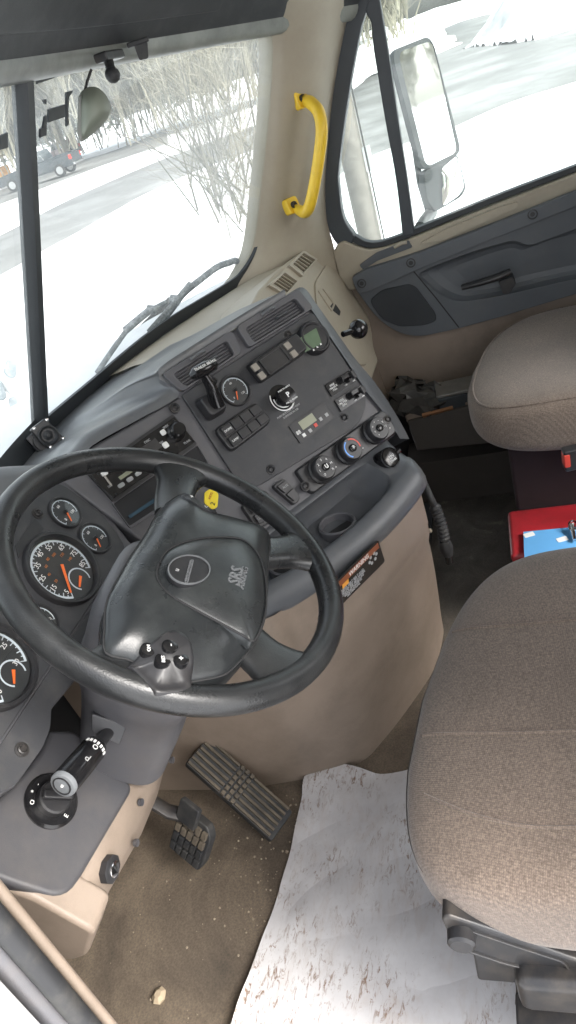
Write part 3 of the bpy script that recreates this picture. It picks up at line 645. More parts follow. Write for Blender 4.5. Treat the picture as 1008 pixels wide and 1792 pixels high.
# rocker switches beside the wheel: two banks
for P_, rows_, cols_, txt in ((fpoly([(420, 886), (462, 858), (492, 905), (448, 928)]), 2, 2, ('FOG', 'WIPER', 'LOCK', 'ICE')), (fpoly([(474, 852), (494, 838), (524, 872), (514, 886)]), 1, 2, ('AUX', ''))):
    S_ = MB().prism(CP, rpoly(P_, .008), -.005, .008).build('rocker_bank', M_black, DB, bevel=.002); k = 0
    for r_ in range(rows_):
        for c0 in range(cols_):
            q4 = quad(P_, .08 + .86 * r_ / rows_, .08 + .86 * (r_ + 1) / rows_ - .05, .1 + .82 * c0 / cols_, .1 + .82 * (c0 + 1) / cols_ - .05) if rows_ == 1 else quad(P_, .1 + .82 * c0 / cols_, .1 + .82 * (c0 + 1) / cols_ - .05, .1 + .82 * r_ / rows_, .1 + .82 * (r_ + 1) / rows_ - .05)
            MB().prism(CP, rpoly(q4, .002, 3), .006, .014, top=rpoly(offset_poly(q4, -.001), .002, 3)).build('rocker', M_black, S_, bevel=.001)
            if txt[k]: c_ = bil(q4, .5, .5); text('lettering', txt[k], CP, c_[0], c_[1], .0143, .0065, M_grey_print, S_)
            k += 1
# ignition key area below the radio
SCREW(CP, 409, 860, -.002, DB)
# radio and the open pocket beneath it
RP = fpoly([(158, 833), (304, 731), (340, 775), (197, 874)])
RD = MB().prism(CP, rpoly(RP, .003, 3), -.02, .006).build('radio', M_gloss, DB, bevel=.002)
MB().ring(CP, rpoly(offset_poly(RP, .006), .005, 3), rpoly(RP, .003, 3), -.008, .003).build('radio_surround', M_black, DB)
u, v = bil(RP, .90, .42); kb = MB().lathe(CP, u, v, [(.0165, .006), (.0165, .012), (.0135, .014), (.013, .026), (.011, .028)], 24).build('volume_knob', M_gloss, RD)
for s_, t_, m_, w_, h_ in ((.80, .2, M_white, .005, .005), (.735, .56, M_white, .0055, .0055), (.14, .80, M_grey_print, .0062, .0036), (.24, .80, M_grey_print, .0062, .0036), (.34, .80, M_grey_print, .0062, .0036), (.44, .80, M_grey_print, .0062, .0036), (.54, .80, M_grey_print, .0062, .0036), (.10, .2, M_white, .006, .004)):
    c_ = bil(RP, s_, t_); MB().prism(CP.at(*c_), rrect(-w_, w_, -h_, h_, .003, 3), .005, .0085).build('button', m_, RD, bevel=.001)
MB().prism(CP, quad(RP, .26, .70, .2, .55), .005, .0072).build('radio_display', M_screen, RD); MB().prism(CP, quad(RP, .17, .42, .54, .66), .005, .0076).build('badge', M_lcd_grey, RD)
for s_, t_, w_ in ((.86, .1, 'SEEK'), (.70, .42, 'SCAN'), (.62, .14, 'DISC'), (.93, .86, 'TUNE'), (.35, .12, 'AM FM'), (.06, .62, 'SET')):
    c_ = bil(RP, s_, t_); text('lettering', w_, CP, c_[0], c_[1], .0064, .0058, M_grey_print, RD)
c_ = bil(RP, .075, .42); MB().box(CP.at(*c_), -.0018, .0018, -.012, .012, .005, .0085).build('card_slot', M_chrome, RD)
for s_, t_ in ((.05, .1), (.05, .92), (.965, .12), (.965, .9)): c_ = bil(RP, s_, t_); MB().lathe(CP, c_[0], c_[1], [(.0022, .005), (.0022, .0068)], 8).build('screw', M_dark, RD)
PK_ = fpoly([(198, 882), (345, 780), (372, 826), (226, 921)])
PC = MB().ring(CP, rpoly(offset_poly(PK_, .004), .004, 3), rpoly(PK_, .003, 3), -.006, .002).build('storage_pocket', M_trim, DB)
MB().prism(CP, PK_, -.05, -.002).build('pocket_void', M_dark, PC)
MB().prism(CP, quad(PK_, .05, .6, .66, .78), -.003, .0015).build('blue_item', mat('blue_edge', (.012, .05, .08), .5), PC)
# storage tray, its rolled lip and the cup holder
def ux(x, y, h=0.0): return CP.px(x, y, h)
u_l, u_r = -.275, .222
prof = [(-.010, -.220, 0), (.003, -.231, 0), (.003, -.237, 0), (-.034, -.248, 0), (-.046, -.262, .4), (.026, -.304, 1), (.037, -.300, 1), (.043, -.286, 1), (.049, -.281, 1), (.057, -.282, 1), (.064, -.291, 1), (.068, -.308, 1), (.066, -.325, 1), (.058, -.337, 1), (.04, -.345, 1)]
flatp = [(-.010, -.220), (.003, -.231), (.006, -.237), (.012, -.243), (.022, -.253), (.032, -.264), (.037, -.269), (.042, -.274), (.048, -.279)]
rows = []
for u in list(np.linspace(u_l, u_r - .05, 26)) + [u_r - .05 + .05 * math.sin(a) for a in np.linspace(.12, math.pi / 2, 10)]:
    over = max(0, (u - (u_r - .05)) / .05); sh = 1 - math.sqrt(max(0, 1 - over * over)); o2 = max(0, min(1, (u - .105) / .03)); o2 = o2 * o2 * (3 - 2 * o2)
    dv = -.033 * (1 - ((u + .03) / .24) ** 2); row = []
    for k, (h, v, w) in enumerate(prof):
        v = v + w * dv
        if k < len(flatp): h = h * (1 - o2) + flatp[k][0] * o2; v = v * (1 - o2) + (flatp[k][1] + dv * k / 9) * o2
        row.append(CP.w(u, v, h - max(0, h + .012) * sh))
    rows.append(row)
mb = MB(); mb.loft(rows); mb.build('storage_tray', M_dash, DB, ang=50)
for (x, y, r_, hh) in ((590, 918, .031, .004), (505, 985, .033, .012)):
    p = CP.w(*CP.px(x, y, hh), hh); f_ = Fr(p, CP.e1, nrm(np.cross(_u, CP.e1)))
    ch = MB().lathe(f_, 0, 0, [(r_ + .006, -.02), (r_ + .006, .002), (r_ + .003, .005), (r_, .003), (r_ * .97, -.02)], 30, cap0=False, cap1=False).build('cup_holder', M_trim, DB)
    MB().lathe(f_, 0, 0, [(r_ * .98, -.012)], 30, cap0=False).build('cup_well', M_dark, ch)
# lidded accessory socket
p = CP.px(684, 800, .04); LG = MB().lathe(CP, p[0], p[1], [(.021, .005), (.021, .034), (.018, .040), (.010, .042)], 24).build('power_socket', M_gloss, DB); MB().lathe(CP, p[0], p[1], [(.0205, .0345), (.0212, .038), (.0205, .040)], 24, cap0=False, cap1=False).build('socket_rim', M_chrome, LG)
text('lettering', '12V', CP, p[0], p[1], .0424, .009, M_white, LG); text('lettering', 'POWER', CP, p[0], p[1] - .008, .0422, .005, M_white, LG)
MB().tube([CP.w(p[0] + .018, p[1], .036), CP.w(p[0] + .029, p[1] + .001, .036)], .006, 8).build('lid_tab', M_gloss, LG)
# yellow key tag hanging at the ignition
KT = thing('key_tag', 'yellow plastic key tag hanging from the ignition behind the wheel', 'key tag', CP.w(*CP.px(368, 875, .03), .03))
tg = fpoly([(358, 862), (366, 856), (377, 858), (382, 866), (380, 888), (372, 892), (357, 880)], .03); kt = MB().prism(CP, rpoly(tg, .003, 3), .029, .0315).build('tag', M_keytag, KT)
c_ = CP.px(372, 882, .03); text('lettering', '2', CP, c_[0], c_[1], .032, .012, M_black, KT, rot=.6); c_ = CP.px(368, 868, .03); text('lettering', 'KEYS', CP, c_[0], c_[1], .032, .006, M_amber, KT, rot=.5)
MB().tube([CP.w(*CP.px(372, 890, .03), .03), CP.w(*CP.px(378, 897, .02), .02), CP.w(*CP.px(384, 905, .005), .0)], .002, 8).build('key_ring', M_chrome, KT)
# ------------------------------------------------------------------ instrument cluster
cl = [(-.30, .125), (.10, .125), (.165, .10), (.172, .03), (.135, -.085)] + CL.pp([(175, 1130), (130, 1195), (92, 1240), (90, 1276), (74, 1312), (30, 1374), (-80, 1440)])
MB().prism(CL, cl, -.05, -.002).build('cluster_surround', M_trim, DB, bevel=.006)
CLP = MB().prism(CL, rpoly([(-.29, .115), (.108, .115), (.140, .085), (.145, .0), (.118, -.066), (-.11, -.066), (-.29, -.066)], [.01, .03, .02, .02, .02, .004, .004]), -.001, .004).build('instrument_plate', M_panel, DB, bevel=.002)
MB().prism(CL, rpoly([(-.29, -.069), (.10, -.069)] + CL.pp([(172, 1128), (126, 1192), (88, 1240), (86, 1276), (72, 1310), (28, 1372), (-80, 1436)]), .006), -.001, .003).build('lower_plate', M_panel, DB, bevel=.002)
g_, u, v, R_, hd_ = gauge(CL, 107, 997, .0615, CLP, 232, -42, None, .66, .15, None, 31, .004)
for k, s_ in enumerate(('5', '15', '25', '35', '45', '55', '65', '75', '85')):
    a = D2(232 - 274 * (k + .3) / 8.6); text('numeral', s_, CL, u + R_*.72*math.cos(a), v + R_*.72*math.sin(a), hd_+.0004, .0115, M_white, g_, depth=.0002)
    if 0 < k < 8: a = D2(232 - 274 * (k + .35) / 8.6); text('numeral', str(20 * k), CL, u + R_*.47*math.cos(a), v + R_*.47*math.sin(a), hd_+.0004, .0062, M_amber, g_, depth=.0002)
f2 = CL.at(u, v, 0, D2(228)); MB().prism(f2, [(-.006, -.0022), (R_*.78, -.0012), (R_*.78, .0012), (-.006, .0022)], hd_+.003, hd_+.0045).build('needle', M_orange, g_)
def subdial(g_, u, v, du, dv, r_, hd_, na):
    mb = MB(); n = 24; mb.loft([[CL.w(u + du + q_ * math.cos(D2(220 - 260 * k / n)), v + dv + q_ * math.sin(D2(220 - 260 * k / n)), hd_ + .0006) for k in range(n + 1)] for q_ in (r_, r_ * .88)]); mb.build('fuel_scale', M_tick, g_, smooth=False)
    f2 = CL.at(u + du, v + dv, 0, D2(na)); MB().prism(f2, [(-.004, -.0022), (r_*.8, -.0012), (r_*.8, .0012), (-.004, .0022)], hd_ + .0015, hd_ + .003).build('needle', M_orange, g_)
subdial(g_, u, v, .006, -.030, .019, hd_, 205)
g_, u, v, R_, hd_ = gauge(CL, -17, 1167, .0615, CLP, 232, -42, ['0', '5', '10', '15', '20', '25', '30'], .66, .14, 205, 31, .004); subdial(g_, u, v, .010, -.028, .019, hd_, 215)
for x, y, nd in ((113, 898, 240), (165, 943, 235), (70, 1090, 215)):
    gauge(CL, x, y, .0285, CLP, 215, -35, ['0', '', '60', '', '120'], .55, .2, nd, 11, .004)
MB().prism(CL, fpoly([(24, 957), (58, 910), (74, 928), (30, 980)], 0, CL), .003, .0052).build('warning_strip', M_black, CLP)
SCREW(CL, 66, 899, .004, CLP); SCREW(CL, 38, 1312, .003, DB)
# ------------------------------------------------------------------ driver side end: light switch pod over the beige bolster
KB = tilted(A(-.690, .6115, .484), D2(0), D2(36))
def kpx(x, y, h=0.0): return KB.px(x, y, h)
pod = [(-.20, .255), (-.205, .05), (-.16, .005), (-.095, .0), (.0, .0), (.085, .0), (.098, .03), (.10, .12), (.05, .165), (.02, .175), (-.03, .19), (-.10, .225)]
podp = KB.pp([(-60, 1440), (-30, 1528), (20, 1548), (118, 1578), (236, 1377), (215, 1352), (150, 1290), (128, 1277), (88, 1277), (74, 1310), (45, 1350), (0, 1392)])
P_ = rpoly(podp, [.01, .01, .03, .03, .02, .02, .01, .006, .006, .02, .03, .02], 5)
MB().prism(KB, P_, -.05, .0).build('switch_pod', M_pod, DB, bevel=.016, seg=5)
u, v = kpx(91, 1400, .004)
HL = MB().lathe(KB, u, v, [(.0375, -.004), (.0375, .003), (.034, .006), (.031, .0055)], 40).build('light_switch', M_gloss, DB)
kb = MB().lathe(KB, u, v, [(.023, .005), (.0225, .016), (.020, .018)], 32).build('rotary_knob', M_black, HL); f2 = KB.at(u, v, 0, D2(118)); MB().prism(f2, rrect(-.021, .021, -.006, .006, .004), .016, .027).build('grip', M_black, kb, bevel=.003)
for (a, s_) in ((128, 'O'), (100, '*'), (75, '-'), (250, 'E')): text('lettering', s_, KB, u + .0285*math.cos(D2(a)), v + .0285*math.sin(D2(a)), .0062, .0085, M_white, HL)
# beige knee bolster: rear skin and end
def bol(x, z, y): return A(x, y, z)
xs = [-.795, -.785, -.77, -.75, -.70, -.62, -.55, -.48, -.42, -.36, -.33]
rows = []
for x in xs:
    k = max(0, (-.78 - x) / .08); yy = .614 + .10 * k ** 1.6; dip = .0 if x < -.6 else -.115 * ((x + .6) / .27) ** 1.1
    zb = .418 - .055 * max(0, 1 - abs(x + .58) / .25) if x > -.8 else .418 + .02 * k
    zt = .482 + dip
    rows.append([A(x, yy + .12, zt + .005), A(x, yy + .006, zt), A(x, yy - .002, zt - .006), A(x, yy - .001, (zt + zb) / 2), A(x, yy + .008, zb + .012), A(x, yy + .02, zb), A(x, yy + .13, zb - .02)])
mb = MB(); mb.loft(rows); BO = mb.build('knee_bolster', M_beige, DB, ang=60)
EF = Fr(A(-.80, 0, 0), A(0, -1, 0), A(0, 0, 1))
EP = [(u_, min(v_, .484 + (-u_ - .6115) / math.tan(D2(36)) - .006)) for u_, v_ in EF.pp([(-60, 1532), (0, 1552), (60, 1574), (118, 1592), (150, 1612), (160, 1650), (152, 1676), (128, 1683), (98, 1680), (50, 1612), (-60, 1470)])]
MB().prism(EF, rpoly(EP, [.0, .01, .01, .012, .012, .014, .014, .012, .012, .01, 0], 4), -.055, .0).build('bolster_end', M_beige, DB, bevel=.008, seg=3)
# ------------------------------------------------------------------ beige engine console under the stack
CO = thing('engine_console', 'beige moulded engine console standing on the floor under the centre stack', 'console', (0, .5, 0))
def lipw(u, v, h): return CP.w(u, v, h)
topc = [A(-.30, .95, .50), A(-.30, .68, .50), lipw(-.27, -.335, .05), lipw(-.2, -.350, .055), lipw(-.10, -.370, .058), lipw(0, -.366, .058), lipw(.06, -.356, .058), lipw(.12, -.346, .056), lipw(.165, -.340, .05), lipw(.195, -.338, .025), lipw(.206, -.336, -.01), lipw(.206, -.336, -.12), lipw(.206, -.336, -.4)]
base = [A(-.262, .95, 0), A(-.262, .70, 0), atZ(500, 1374, 0), atZ(560, 1362, 0), atZ(636, 1338, 0), atZ(676, 1300, 0), atZ(726, 1235, 0), atZ(766, 1172, 0), atZ(782, 1110, 0), A(.225, .262, 0), A(.232, .32, 0), A(.24, .5, 0), A(.24, .9, 0)]
tc = spline(topc, 60); bc = spline(base, 60)
ledge = .205
rows = []
for t in (0, .04, .10, .17, .205, .215, .23, .26, .32, .42, .55, .7, .85, 1.0):
    row = []
    for a, c_ in zip(tc, bc):
        s_ = t; p = a * (1 - s_) + c_ * s_
        mid = (tc[30] + bc[30]) / 2; d_ = nrm(A(CP.n[0], CP.n[1], 0))
        b_ = .010 * math.sin(math.pi * min(1, t * 1.1)) - (.010 if t > .21 else 0) + (.008 if .21 < t < .3 else 0)
        row.append(p + d_ * b_)
    rows.append(row)
MB().loft(rows).build('cover', M_beige, CO, ang=50)
rows = []
for k, (a, c_) in enumerate(zip(tc, bc)):
    pass
# warning placard on the console
def copx(x, y, t, h=0.0):   # intersect with plane tangent to the upper console band
    a = tc[24] * (1 - .10) + bc[24] * .10; c_ = tc[40] * (1 - .10) + bc[40] * .10; e1_ = nrm(c_ - a); e2_ = nrm(tc[32] - (tc[32] * .83 + bc[32] * .17)); return a, e1_, e2_
a_, e1_, e2_ = copx(0, 0, 0); PLF = Fr(a_ + nrm(A(CP.n[0], CP.n[1], 0)) * .012, e1_, nrm(e2_ - e1_ * (e1_ @ e2_)))
if PLF.n @ (CAM - PLF.o) < 0: PLF = Fr(PLF.o, -PLF.e1, PLF.e2)
pl = PLF.pp([(600, 1003), (655, 947), (664, 946), (671, 975), (668, 986), (608, 1046), (598, 1050), (594, 1010)])
PLQ = PLF.pp([(586, 1018), (660, 944), (672, 982), (590, 1064)])
PL = thing('warning_placard', 'black and orange safety placard on the beige console below the tray', 'placard', PLF.w(*pl[0]))
MB().prism(PLF, rpoly(PLQ, .006), .0, .0022).build('plate', M_gloss, PL)
MB().prism(PLF, quad(PLQ, .05, .97, .08, .30), .002, .0028).build('stripe', mat('brown_stripe', (.22, .07, .03), .5), PL); MB().prism(PLF, quad(PLQ, .12, .25, .30, .46), .002, .003).build('orange_mark', M_orangepaint, PL)
q_ = bil(PLQ, .42, .10); ang_ = math.atan2(PLQ[1][1] - PLQ[0][1], PLQ[1][0] - PLQ[0][0])
text('lettering', 'WARNING', PLF, *bil(PLQ, .5, .19), .003, .013, M_white, PL, rot=ang_)
for k in range(5): text('lettering', ('WEAR SEAT BELT AND', 'KEEP HANDS ON WHEEL', 'CHECK AIR PRESSURE', 'BEFORE DRIVING', 'SEE MANUAL')[k], PLF, *bil(PLQ, .32, .50 + .09 * k), .003, .0072, M_grey_print, PL, rot=ang_)
for k in range(6): a = D2(60 * k); c_ = bil(PLQ, .80, .45); MB().lathe(PLF, c_[0] + .012 * math.cos(a), c_[1] + .008 * math.sin(a), [(.0035, .0022), (.0035, .003)], 10).build('pictogram', M_grey_print, PL)
MB().lathe(Fr(atZ(752, 928, .31), nrm(A(.6, -.8, 0)), A(0, 0, 1)), 0, 0, [(.006, 0), (.006, .004), (.004, .006)], 12, sx=.7).build('clip', M_beige2, CO)
# black coiled hose with connector hanging on the right of the console
HO = thing('coiled_hose', 'black coiled hose with plug hanging beside the console on the passenger side', 'hose', atZ(772, 960, .1))
hp = [(742, 845, .42), (752, 868, .40), (760, 885, .37), (768, 905, .34), (774, 925, .31), (778, 945, .28)]
h3 = spline([atZ(x, y, z) for x, y, z in hp], 46)
MB().tube(h3, [.008 if k < 18 else (.0135 if k % 3 else .010) for k in range(len(h3))], 12).build('coil', M_rubber, HO)
e_ = h3[-1]; MB().tube([e_, e_ + A(0, 0, -.02), e_ + A(.004, 0, -.045)], [.013, .016, .012], 12).build('plug', M_rubber, HO); MB().tube([e_ + A(.004, 0, -.045), e_ + A(.006, 0, -.07)], .009, 10).build('plug_tip', M_gloss, HO)
# ------------------------------------------------------------------ passenger side of the dash
rim = [(455, 506), (480, 480), (510, 455), (537, 434), (552, 433), (568, 443), (590, 468), (618, 508), (640, 548), (652, 582), (656, 612)]
PDp = PD.pp(rim); left = [(-.75, PDp[-1][1] - .02), (-.75, PDp[0][1])]
body = PDp + [(PDp[-1][0] - .02, PDp[-1][1] - .03)] + [(-.62, PDp[-1][1] - .05), (-.62, PDp[0][1] - .02)]
MB().prism(PD, rpoly(body, .012, 3), -.28, 0).build('passenger_face', M_beige2, DB, bevel=.014, seg=4)
low = PD.pp([(560, 640), (656, 612), (668, 640), (676, 668)]); 
MB().loft([[PD.w(PDp[-1][0] - .55, PDp[-1][1] - .045, -.015), PD.w(PDp[-1][0] - .02, PDp[-1][1] - .03, -.012), PD.w(PDp[-1][0] + .012, PDp[-1][1] + .0, -.05), PD.w(PDp[-1][0] + .015, PDp[-1][1], -.28)], [PD.w(PDp[-1][0] - .55, PDp[-1][1] - .25, -.06), PD.w(PDp[-1][0] - .02, PDp[-1][1] - .24, -.06), PD.w(PDp[-1][0] + .02, PDp[-1][1] - .22, -.10), PD.w(PDp[-1][0] + .03, PDp[-1][1] - .22, -.3)]]).build('lower_face', M_beige, DB, ang=60)
# shelf towards the glass
rows = []
for x in np.linspace(.26, .90, 16):
    g = ws(x, .80 + .05 * x * x, .010); t = (x - .15) / .75; e = PD.w(PDp[0][0] * (1 - t) * 1.0 + PDp[4][0] * t if x > .45 else -.62 + (x - .15) * .95, (PDp[0][1] * (1 - t) + PDp[4][1] * t) - .004, -.01)
    e = A(x + .0, PD.w(0, .0, 0)[1] + (.9 - x) * .07 - .03 * 0, .812 + .012 * math.sin(x * 3)); rows.append([g, g * .8 + e * .2 + A(0, 0, .008), g * .4 + e * .6 + A(0, 0, .006), e + A(0, .01, .004), e + A(0, -.004, -.012)])
MB().loft(rows).build('passenger_shelf', M_beige2, DB, ang=60)
GB = MB().prism(PD, rpoly(PD.pp([(549, 496), (577, 451), (592, 462), (620, 502), (640, 545), (650, 592), (640, 640), (560, 640)]), [.02, .015, .03, .05, .05, .03, .02, .02]), -.001, .006, top=None).build('glovebox_lid', M_beige2, DB, bevel=.003)
LT = MB().ring(PD, rpoly(PD.pp([(556, 510), (564, 502), (586, 532), (580, 546)], .006), .004, 3), rpoly(PD.pp([(559, 511), (564, 506), (583, 532), (579, 541)], .006), .004, 3), .005, .009).build('glovebox_latch', M_beige2, GB)
MB().prism(PD, rpoly(PD.pp([(576, 538), (584, 528), (596, 545), (594, 553)], .006), .004, 3), .004, .0065).build('latch_recess', M_dark, GB)
def pvent(pts):
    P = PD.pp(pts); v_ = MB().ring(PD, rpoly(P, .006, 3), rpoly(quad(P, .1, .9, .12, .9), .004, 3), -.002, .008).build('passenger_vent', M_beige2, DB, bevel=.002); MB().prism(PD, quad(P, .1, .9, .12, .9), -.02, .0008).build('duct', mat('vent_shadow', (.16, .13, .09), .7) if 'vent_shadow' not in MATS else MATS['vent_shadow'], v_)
    for k in range(5):
        s_ = .14 + .76 * k / 5; V = [PD.w(*bil(P, s_, .14), .006), PD.w(*bil(P, s_ + .10, .14), .002), PD.w(*bil(P, s_ + .10, .88), .002), PD.w(*bil(P, s_, .88), .006)]; V += [p - PD.n * .004 for p in V]
        mesh('slat', V, [(0, 1, 2, 3), (7, 6, 5, 4), (0, 4, 5, 1), (1, 5, 6, 2), (2, 6, 7, 3), (3, 7, 4, 0)], M_beige2, v_)
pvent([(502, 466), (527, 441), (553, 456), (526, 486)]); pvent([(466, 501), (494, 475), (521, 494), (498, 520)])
P = PD.pp([(536, 437), (546, 433), (563, 447), (553, 453)])
for k in range(3): MB().prism(PD, rpoly(quad(P, .2, .75, .08 + .31 * k, .30 + .31 * k), .001, 2), -.001, .003).build('defrost_slot', M_dark, DB)
# ------------------------------------------------------------------ shift lever ball peeking past the stack
SL = thing('lever_knob', 'glossy black ball knob on a short lever beside the glovebox', 'lever', atX(627, 576, .36))
bp_ = atX(627, 576, .36); f_ = Fr(bp_, A(1, 0, 0), A(0, 1, 0)); MB().lathe(f_, 0, 0, [(.0215 * math.cos(a), .0215 * math.sin(a)) for a in np.linspace(-1.55, 1.56, 18)], 24).build('ball', M_gloss, SL)
ed = fl(600, 585, -.06); MB().tube([bp_ + nrm(ed - bp_) * .014, ed], .0065, 10).build('stem', M_gloss, SL)
# ------------------------------------------------------------------ steering wheel
SW = thing('steering_wheel', 'black leather four-spoke steering wheel with airbag hub and oval emblem', 'steering wheel', WHEEL_C)
RIM_R, RIM_T = .212, .0165
pts = [WHL.w(RIM_R * math.cos(a), RIM_R * math.sin(a), 0) for a in np.linspace(0, 2 * math.pi, 97)[:-1]]
MB().tube(pts, RIM_T, 20, closed=True, up=WHL.n, flat=1.08).build('rim', M_wheel, SW)
HUBH = .030
def wp(pts_, h=HUBH): return WHL.pp(pts_, h)
zz = lambda x, y: (160 + x / 3.15, 860 + y / 3.15)
hub_px = [zz(*p) for p in [(515, 12), (600, 75), (690, 122), (800, 150), (955, 205), (985, 290), (972, 400), (968, 560), (955, 700), (905, 825), (830, 920), (760, 990), (700, 1020), (560, 1047), (400, 1068), (335, 1045), (225, 935), (82, 890), (72, 760), (78, 640), (105, 555), (160, 455), (215, 360), (300, 235), (385, 95)]]
hub2 = [tuple(q) for q in spline([np.array(p) for p in wp(hub_px, .016)], 100, closed=True)]
HB = MB().dome(WHL, hub2, .016, .026, rings=11, p=6.0, skirt=.03).build('hub', M_hub, SW, ang=60)
back = [(q[0] * .86, q[1] * .86) for q in hub2]; MB().prism(WHL, back, -.05, -.008).build('hub_back', M_black, SW, bevel=.004)
tear = [zz(*p) for p in [(362, 440), (395, 350), (450, 300), (560, 262), (700, 246), (830, 258), (905, 320), (945, 400), (968, 540), (955, 690), (900, 815), (840, 790), (700, 715), (560, 640), (450, 575), (385, 510)]]
tr2 = [tuple(q) for q in spline([np.array(p) for p in wp(tear, .044)], 80, closed=True)]
TE = MB().dome(WHL, tr2, .041, .013, rings=8, p=3.2, skirt=.012).build('airbag_cover', M_hub, SW, ang=60)
ec = WHL.px(330, 999, .053); er = WHL.px(367, 997, .053); 
ea = [WHL.px(*zz(535 + 118 * math.cos(t), 438 + 81 * math.sin(t)), .053) for t in np.linspace(0, 2 * math.pi, 41)[:-1]]
EM = MB().prism(WHL, ea, .048, .0545).build('emblem', M_black, SW, bevel=.001); MB().ring(WHL, ea, [(ec[0] + (p[0]-ec[0])*.94, ec[1] + (p[1]-ec[1])*.94) for p in ea], .054, .056).build('emblem_rim', M_emb, EM)
bar = [WHL.px(*zz(*p), .055) for p in ((512, 500), (545, 375), (566, 378), (533, 503))]; MB().ring(WHL, rpoly(bar, .003, 3), rpoly(offset_poly(bar, -.0013), .002, 3), .0543, .0556).build('emblem_bar', M_emb, EM)
bc_ = bil(bar, .5, .5); ba = math.atan2(bar[1][1] - bar[0][1], bar[1][0] - bar[0][0]); text('lettering', 'FREIGHTLINER', WHL, bc_[0], bc_[1], .0556, .0068, M_emb, EM, rot=ba, sx=.86)
hc = WHL.px(*zz(470, 432), .055); text('lettering', 'u', WHL, hc[0], hc[1], .0552, .009, M_grey_print, EM)
s0 = WHL.px(*zz(780, 530), .052); s1 = WHL.px(*zz(808, 415), .052); sa = math.atan2(s1[1]-s0[1], s1[0]-s0[0])
text('lettering', 'SRS', WHL, (s0[0]+s1[0])/2, (s0[1]+s1[1])/2, .0537, .021, M_emb, SW, rot=sa, depth=.0012, bold=.0004)
s2 = WHL.px(*zz(835, 480), .052); text('lettering', 'AIRBAG', WHL, s2[0], s2[1], .0533, .0115, M_emb, SW, rot=sa, depth=.001)
seamp = [WHL.w(*q, .0425) for q in tr2]; MB().tube(seamp, .0013, 6, closed=True).build('cover_seam', M_dark, SW)
edgep = [WHL.w(*q, .0155) for q in hub2]; MB().tube(edgep, .0014, 6, closed=True).build('hub_seam', M_dark, SW)
# spokes: tapering bars from hub edge to rim
def spoke(a0, a1, wi, wo, hin=.007):
    rows = []
    for t in np.linspace(0, 1, 12):
        r_ = .085 + (RIM_R - .002 - .085) * t; a = a0 * (1 - t) + a1 * t; wd_ = wi * (1 - t) + wo * t + .11 * max(0, t - .6) ** 1.7; th = .012 * (1 - t) + .0135 * t
        c_ = WHL.w(r_ * math.cos(a), r_ * math.sin(a), hin * (1 - t) - .006 * math.sin(math.pi * t)); tg = WHL.e1 * -math.sin(a) + WHL.e2 * math.cos(a)
        rows.append([c_ + tg * (wd_ * math.copysign(abs(math.cos(k)) ** .7, math.cos(k))) + WHL.n * (th * math.copysign(abs(math.sin(k)) ** .8, math.sin(k))) for k in np.linspace(0, 2 * math.pi, 21)[:-1]])
    return MB().loft(rows, closed=True, caps=True).build('spoke', M_wheel, SW, ang=60)
def wang(x, y): u, v = WHL.px(x, y, 0); return math.atan2(v, u)
SPK = [(wang(300, 880), wang(322, 812)), (wang(465, 962), wang(560, 962)), (wang(432, 1148), wang(505, 1172)), (wang(225, 1165), wang(200, 1200))]
for (a_, b_), wi, wo in zip(SPK, (.027, .034, .034, .032), (.030, .022, .030, .032)): spoke(a_, b_, wi, wo)
# switch pods on the hub
pod1 = [zz(*p) for p in [(220, 915), (300, 860), (400, 808), (470, 806), (530, 850), (560, 920), (570, 975), (558, 1043), (400, 1066), (350, 1035), (250, 935)]]
pd2 = [tuple(q) for q in spline([np.array(p) for p in wp(pod1, .031)], 44, closed=True)]
hc0 = (sum(q[0] for q in hub2) / len(hub2), sum(q[1] for q in hub2) / len(hub2)); hpol = [(math.atan2(q[1] - hc0[1], q[0] - hc0[0]), math.hypot(q[0] - hc0[0], q[1] - hc0[1])) for q in hub2]
def hubh(u, v):   # height of the hub skin under a point
    a = math.atan2(v - hc0[1], u - hc0[0]); R0 = min(hpol, key=lambda e: abs((e[0] - a + math.pi) % (2 * math.pi) - math.pi))[1]; t = min(1, math.hypot(u - hc0[0], v - hc0[1]) / R0); return .016 + .026 * (1 - t ** 6)
def skin_patch(name, poly, lift, m, par):
    c_ = (sum(q[0] for q in poly) / len(poly), sum(q[1] for q in poly) / len(poly)); rows = [[WHL.w(*q, hubh(*q) - .006) for q in poly]]
    for s_ in (1.0, .97, .85, .65, .4, .12): rows.append([WHL.w(c_[0] + (q[0] - c_[0]) * s_, c_[1] + (q[1] - c_[1]) * s_, hubh(c_[0] + (q[0] - c_[0]) * s_, c_[1] + (q[1] - c_[1]) * s_) + (lift if s_ < .99 else lift * .4)) for q in poly])
    return MB().loft(rows, closed=True, caps=True).build(name, m, par, ang=60)
P1 = skin_patch('button_pod', pd2, .0022, M_black, SW)
for (x, y, s_) in ((435, 847, '-'), (300, 907, 'ON'), (378, 968, 'RES'), (490, 934, '+')):
    u, v = WHL.px(*zz(x, y), .038); u, v = WHL.px(*zz(x, y), hubh(u, v) + .003); hz = hubh(u, v); b_ = MB().lathe(WHL, u, v, [(.0088, hz - .004), (.0084, hz + .0030), (.0070, hz + .0036)], 20).build('button', M_gloss, P1); text('lettering', s_, WHL, u, v, hz + .0040, .0056 if len(s_) > 1 else .010, M_white, P1, rot=.35)
pod2 = [zz(*p) for p in [(492, 28), (520, 14), (600, 75), (690, 122), (640, 133), (570, 110), (520, 70)]]
pq = [tuple(q) for q in spline([np.array(p) for p in wp(pod2, .028)], 36, closed=True)]
P2 = skin_patch('button_pod', pq, .0022, M_black, SW)
for (x, y, s_) in ((548, 46, '+'), (628, 100, '<')): u, v = WHL.px(*zz(x, y), .03); text('lettering', s_, WHL, u, v, hubh(u, v) + .0028, .010, M_white, P2)
